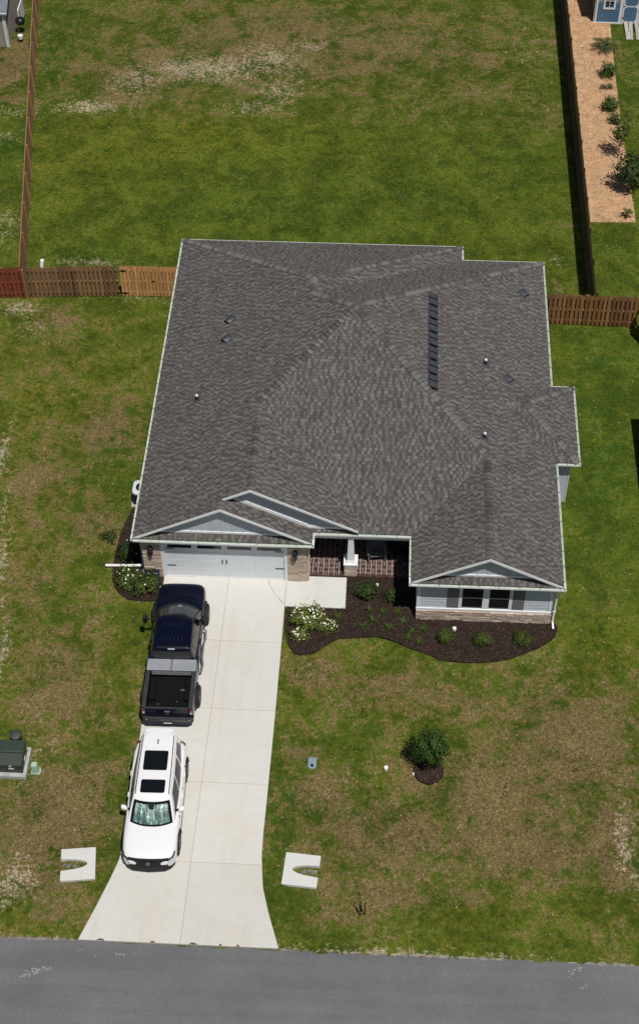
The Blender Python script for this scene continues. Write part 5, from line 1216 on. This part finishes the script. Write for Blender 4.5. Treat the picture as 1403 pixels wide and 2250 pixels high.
# water meter cover
wm = thing('water_meter_box', 'blue grey water meter lid set flush in the front lawn', 'meter box', (4.26, -7.08, .0))
oct_ = [(.16*sx*a, .24*sy*b) for sx, sy, a, b in ((1,-1,.65,1),(1,-1,1,.7),(1,1,1,.7),(1,1,.8,1),(-1,1,.55,1),(-1,1,1,.75),(-1,-1,1,.6),(-1,-1,.65,1))]
MB().prism(oct_, -.1, .02).build('lid', 'meter_blue', wm, bevel=.01)
MB().lathe([(.065,.018),(.065,.026)], (.0, -.11, 0), 12).build('meter_hole', 'black_metal', wm)
def standpipe(label, x, y, h, r, name='cleanout_cap'):
    o = thing(name, label, 'pipe cap', (x, y, 0), 0)
    MB().tube([(0,0,-.1),(0,0,h)], r*.8, 12).build('pipe', 'pvc_white', o, smooth=50)
    MB().lathe([(r*.98,h-.05),(r,h),(r*.9,h+.04),(r*.4,h+.055)], (0,0,0), 14).build('cap', 'pvc_white', o, smooth=50)
standpipe('white pipe cap standing on the open front lawn', 7.03, -7.22, .12, .085)
standpipe('white pipe cap in the mulch bed in front of the porch', 6.47, 1.40, .20, .055)
standpipe('white pipe cap in the mulch bed below the windows', 9.61, -.66, .16, .085)
standpipe('tiny white pipe cap at the edge of the young tree ring', 8.05, -7.42, .08, .04)
# black iron flag stand near the street
fs_ = thing('flag_stand', 'thin black iron garden flag stand near the street', 'flag stand', (6.35, -13.15, -.02))
MB().tube([(-.09,0,-.1),(-.09,0,1.02),(-.06,0,1.06)], .02, 6).build('pole', 'black_metal', fs_)
MB().tube([(.09,0.02,-.05),(.09,.02,.95),(.11,.02,1.0)], .017, 6).build('pole', 'black_metal', fs_)
MB().tube([(-.09,0,.35),(.09,.02,.35)], .009, 5).tube([(-.09,0,.12),(.09,.02,.12)], .009, 5).build('cross_bar', 'black_metal', fs_)
MB().add([(-.10,-.012,.35),(-.02,-.012,.33),(-.04,-.012,.80),(-.10,-.012,.84)], [(0,1,2,3)]).ext([(-.10,-.012,.35),(-.02,-.012,.33),(-.04,-.012,.80),(-.10,-.012,.84)], (0,-.006,0)).build('folded_cloth', 'dark_plastic', fs_)
# air conditioner
ac = thing('air_conditioner', 'pale grey air conditioner unit by the left house wall', 'air conditioner', (-3.72, 5.75, .05))
MB().bx(-.48, .48, -.48, .48, -.1, .06).build('pad', 'concrete_pad', ac)
MB().bx(-.37, .37, -.37, .37, .06, .76).build('coil', 'dark_plastic', ac, bevel=.05)
for i in range(8): MB().bx(-.385, .385, -.385, .385, .12+i*.08, .13+i*.08).build('louver', 'dark_plastic', ac, bevel=.004)
mb = MB(); n_ = 32; ro = []; 
for r_ in (0, 1):
    for i in range(n_):
        a = 2*math.pi*i/n_; c, s_ = math.cos(a), math.sin(a)
        if r_ == 0: q = .40/max(abs(c)**5+abs(s_)**5, 1e-6)**.2; ro.append((c*q, s_*q, .78))
        else: ro.append((c*.27, s_*.27, .80))
mb.add(ro, [(i, (i+1) % n_, n_+(i+1) % n_, n_+i) for i in range(n_)]); mb.add([(x, y, .70) for x, y, z_ in ro[:n_]]+ro[:n_], [(i, (i+1) % n_, n_+(i+1) % n_, n_+i) for i in range(n_)]); mb.build('top_panel', 'ac_grey', ac)
mb = MB()
for r_ in (.07, .13, .19, .25): mb.tube([(r_*math.cos(2*math.pi*i/20), r_*math.sin(2*math.pi*i/20), .795) for i in range(21)], .005, 4, False)
mb.build('fan_grille', 'black_metal', ac); MB().lathe([(.26,.70),(.26,.71)], (0,0,0), 20).build('fan_well', 'black_metal', ac)
# corrugated white drain pipe lying out from the garage corner
dp = thing('drain_pipe', 'white drain pipe lying across the mulch left of the garage', 'pipe', (-4.78, 1.98, .12))
MB().tube([(0,0,0),(.75,.0,.03),(1.25,.0,.06),(1.66,.02,.10)], .058, 10).build('pipe', 'pvc_white', dp, smooth=50)
MB().tube([(1.66,.02,.10),(1.70,.05,.22)], .055, 8).build('elbow', 'pvc_white', dp, smooth=50)
MB().lathe([(.065,-.02),(.065,.02)], (0,0,0), 10).build('end_collar', 'pvc_white', dp)
# dark storage box below the stone pillar
sb = thing('storage_box', 'dark navy storage box against the left stone pillar', 'box', (-2.78, 1.38, .05))
simple('box_navy', (.012,.018,.035), .35, var=.2)
MB().bx(-.30, .28, -.15, .15, 0, .42).build('box', 'box_navy', sb, bevel=.02)
MB().bx(-.32, .30, -.17, .17, .42, .47).build('lid', 'box_navy', sb, bevel=.015); MB().bx(-.22, .2, -.08, -.05, .47, .478).build('lid_stripe', 'ac_grey', sb)
# white standpipe by the back fence
wp = thing('utility_riser', 'short white capped riser standing inside the back fence corner', 'pipe', (-10.72, 20.75, 0))
MB().lathe([(.09,-.1),(.09,.16)], (0,0,0), 12).build('base', 'black_metal', wp)
MB().tube([(.0,0,.1),(.02,.02,.30),(.05,.10,.50)], .09, 12).build('pipe', 'pvc_white', wp, smooth=50)
MB().lathe([(.10,0),(.09,.05),(.03,.08)], (.05,.105,.49), 12).build('cap', 'pvc_white', wp, smooth=50)
# porch chairs
def chair(label, x, y, rz, mat):
    o = thing('porch_chair', label, 'chair', (x, y, .105), rz)
    for i in range(6):
        xa_ = -.27+i*.095; MB().ext([(xa_,-.30,.36),(xa_+.08,-.30,.36),(xa_+.08,.25,.26),(xa_,.25,.26)], (0,0,.02)).build('seat_slat', mat, o)
        MB().ext([(xa_,.24,.28),(xa_+.08,.24,.28),(xa_+.07,.50,.92-.04*abs(i-2.5)),(xa_+.01,.50,.92-.04*abs(i-2.5))], (0,.02,.008)).build('back_slat', mat, o)
    for sx in (-1, 1):
        MB().bx(min(sx*.30, sx*.42), max(sx*.30, sx*.42), -.32, .36, .54, .565).build('armrest', mat, o)
        MB().bx(min(sx*.32, sx*.37), max(sx*.32, sx*.37), -.30, -.22, 0, .54).build('leg', mat, o); MB().bx(min(sx*.32, sx*.37), max(sx*.32, sx*.37), .26, .33, 0, .54).build('leg', mat, o)
chair('grey slatted porch chair right of the stone column', 6.38, 2.95, .15, 'chair_grey')
chair('dark slatted porch chair near the shaded wing wall', 7.35, 3.05, -.1, 'dark_plastic')

# ================================================================== NEIGHBOURING THINGS
# blue shed
sh = thing('garden_shed', 'blue and grey garden shed with white trim and double doors', 'shed', (19.6, 45.5, 0), 0, world=True)
MB().bx(18.10, 21.8, 44.42, 47.4, 0, 2.3).build('wall', 'shed_tan', sh)
z = .08
while z < 1.3:
    MB().add([(18.2,44.385,z),(19.5,44.385,z),(19.5,44.405,z+.16),(18.2,44.405,z+.16),(18.2,44.42,z),(19.5,44.42,z),(19.5,44.42,z+.16),(18.2,44.42,z+.16)], [(0,1,2,3),(4,5,1,0),(3,2,6,7),(0,3,7,4),(1,5,6,2)]).build('siding_board', 'shed_blue', sh); z += .163
for a in ((18.06,18.20,44.37,44.42,0,2.3),(18.04,18.10,44.37,44.52,0,2.3),(19.5,19.66,44.372,44.42,0,2.3),(21.56,21.7,44.372,44.42,0,2.3),(18.0,21.9,44.36,44.42,-.02,.08)): MB().bx(*a).build('trim', 'white_paint', sh)
wd_ = MB().bx(18.62, 19.12, 44.39, 44.42, 1.0, 1.9).build('window', 'window_glass', sh)
for a in ((18.52,18.62,44.36,44.41,.92,1.98),(19.12,19.22,44.36,44.41,.92,1.98),(18.62,19.12,44.362,44.41,.92,1.02),(18.62,19.12,44.362,44.41,1.88,1.98),(18.855,18.885,44.375,44.40,1.02,1.88),(18.62,19.12,44.376,44.40,1.44,1.47)): MB().bx(*a).build('frame', 'white_paint', wd_)
for k in (0, 1):
    xa_ = 19.69+k*.93; dr_ = MB().bx(xa_, xa_+.90, 44.36, 44.42, .08, 2.1).build('door', 'white_paint', sh)
    for z0_, z1_ in ((.18, 1.10), (1.20, 2.0)):
        c = .12; p8 = [(xa_+.08+c,z0_),(xa_+.82-c,z0_),(xa_+.82,z0_+c),(xa_+.82,z1_-c),(xa_+.82-c,z1_),(xa_+.08+c,z1_),(xa_+.08,z1_-c),(xa_+.08,z0_+c)]
        MB().ext([(x, 44.36, z_) for x, z_ in p8], (0, -.012, 0)).build('door_panel', 'shed_blue', dr_)
    for z_ in (1.15, 1.9, .4): MB().bx(xa_+(.0 if k == 0 else .78), xa_+(.12 if k == 0 else .90), 44.34, 44.36, z_-.02, z_+.02).build('hinge', 'black_metal', dr_)
MB().ext([(17.9,44.15,2.25),(17.9,45.9,3.2),(17.9,47.7,2.25),(17.9,47.7,2.33),(17.9,45.9,3.29),(17.9,44.15,2.33)], (4.1,0,0)).build('roof', 'shed_roof', sh)
for i, (px_, lb) in enumerate(((19.96, 'leftmost grey plank of the ramp before the blue shed doors'), (20.19, 'second grey plank from the left before the blue shed doors'), (20.56, 'third grey plank from the left before the blue shed doors'), (20.79, 'rightmost grey ramp plank at the picture edge by the blue shed'))):
    o = MB().bx(-.108, .108, -.85, .85, -.02, .02).build('ramp_plank', 'plank_grey'); o.location = (px_, 43.5, .09); o.rotation_euler = (R(4.5), 0, random.gauss(0, .015))
    tag(o, lb, 'plank', 'ramp planks by the shed')
# tan shed at the far left
s2 = thing('tan_shed', 'tan shed with white corner trim at the top left edge', 'shed', (-17.3, 42, 0), 0, world=True)
MB().bx(-18.8, -16.02, 40.48, 44.6, 0, 2.1).build('wall', 'shed_tan', s2)
for i in range(9): MB().bx(-18.7+i*.3, -18.685+i*.3, 40.462, 40.48, .02, 2.1).build('groove_strip', 'shed_grey', s2)
MB().bx(-16.14, -16.0, 40.44, 40.48, 0, 2.1).bx(-16.02, -15.97, 40.44, 40.58, 0, 2.1).build('corner_trim', 'white_paint', s2)
MB().bx(-18.9, -15.85, 40.34, 40.42, 2.1, 2.25).build('eave_trim', 'white_paint', s2)
MB().ext([(-15.8,40.3,2.12),(-15.8,42.5,3.3),(-15.8,44.8,2.12),(-15.8,44.8,2.2),(-15.8,42.5,3.4),(-15.8,40.3,2.2)], (-3.2,0,0)).build('roof', 'shed_roof', s2)
lad = thing('folding_table', 'white folded table leaning on the tan shed wall', 'table', (-15.72, 43.3, 0))
MB().bx(-.06, .0, -.75, .75, .05, 1.15).build('table_top', 'pvc_white', lad, bevel=.02); MB().tube([(.05,-.6,0),(.03,-.6,1.0)], .016, 6).build('leg', 'grey_metal', lad); MB().tube([(.05,.6,0),(.03,.6,1.0)], .016, 6).build('leg', 'grey_metal', lad)
gr = thing('kettle_grill', 'black kettle grill beside the tan shed', 'grill', (-15.55, 42.0, 0))
MB().lathe([(.05,.55),(.22,.62),(.30,.78),(.29,.82),(.22,.95),(.06,1.02)], (0,0,0), 16).build('kettle', 'black_metal', gr, smooth=50)
for k in range(3): a = k*2.1; MB().tube([(math.cos(a)*.12, math.sin(a)*.12, .62), (math.cos(a)*.3, math.sin(a)*.3, 0)], .014, 6).build('leg', 'grey_metal', gr)
bk = thing('bucket', 'white bucket with black bottom standing by the tan shed corner', 'bucket', (-15.45, 41.15, 0))
MB().lathe([(.12,0),(.135,.16)], (0,0,0), 14).build('base', 'black_metal', bk); MB().lathe([(.135,.16),(.15,.36),(.16,.37),(.12,.38)], (0,0,0), 14).build('pail', 'pvc_white', bk, smooth=40)
# neighbour house whose shade reaches into the right edge
nh = thing('neighbour_house', 'neighbouring house just beyond the right edge casting black shade', 'house', (22.5, 5, 0), 0, world=True)
MB().bx(18.60, 27.0, -3.0, 10.25, 0, 2.58).build('wall', 'siding', nh)
MB().prism([(18.22,-3.4),(27.4,-3.4),(27.4,10.62),(18.22,10.62)], 2.58, 2.70).build('eave', 'white_paint', nh)
MB().add([(18.22,-3.4,2.7),(27.4,-3.4,2.7),(27.4,10.62,2.7),(18.22,10.62,2.7),(22.8,1.2,5.1),(22.8,6.0,5.1)], [(0,1,4),(1,2,5,4),(2,3,5),(3,0,4,5)]).build('roof', 'roof_deck', nh)
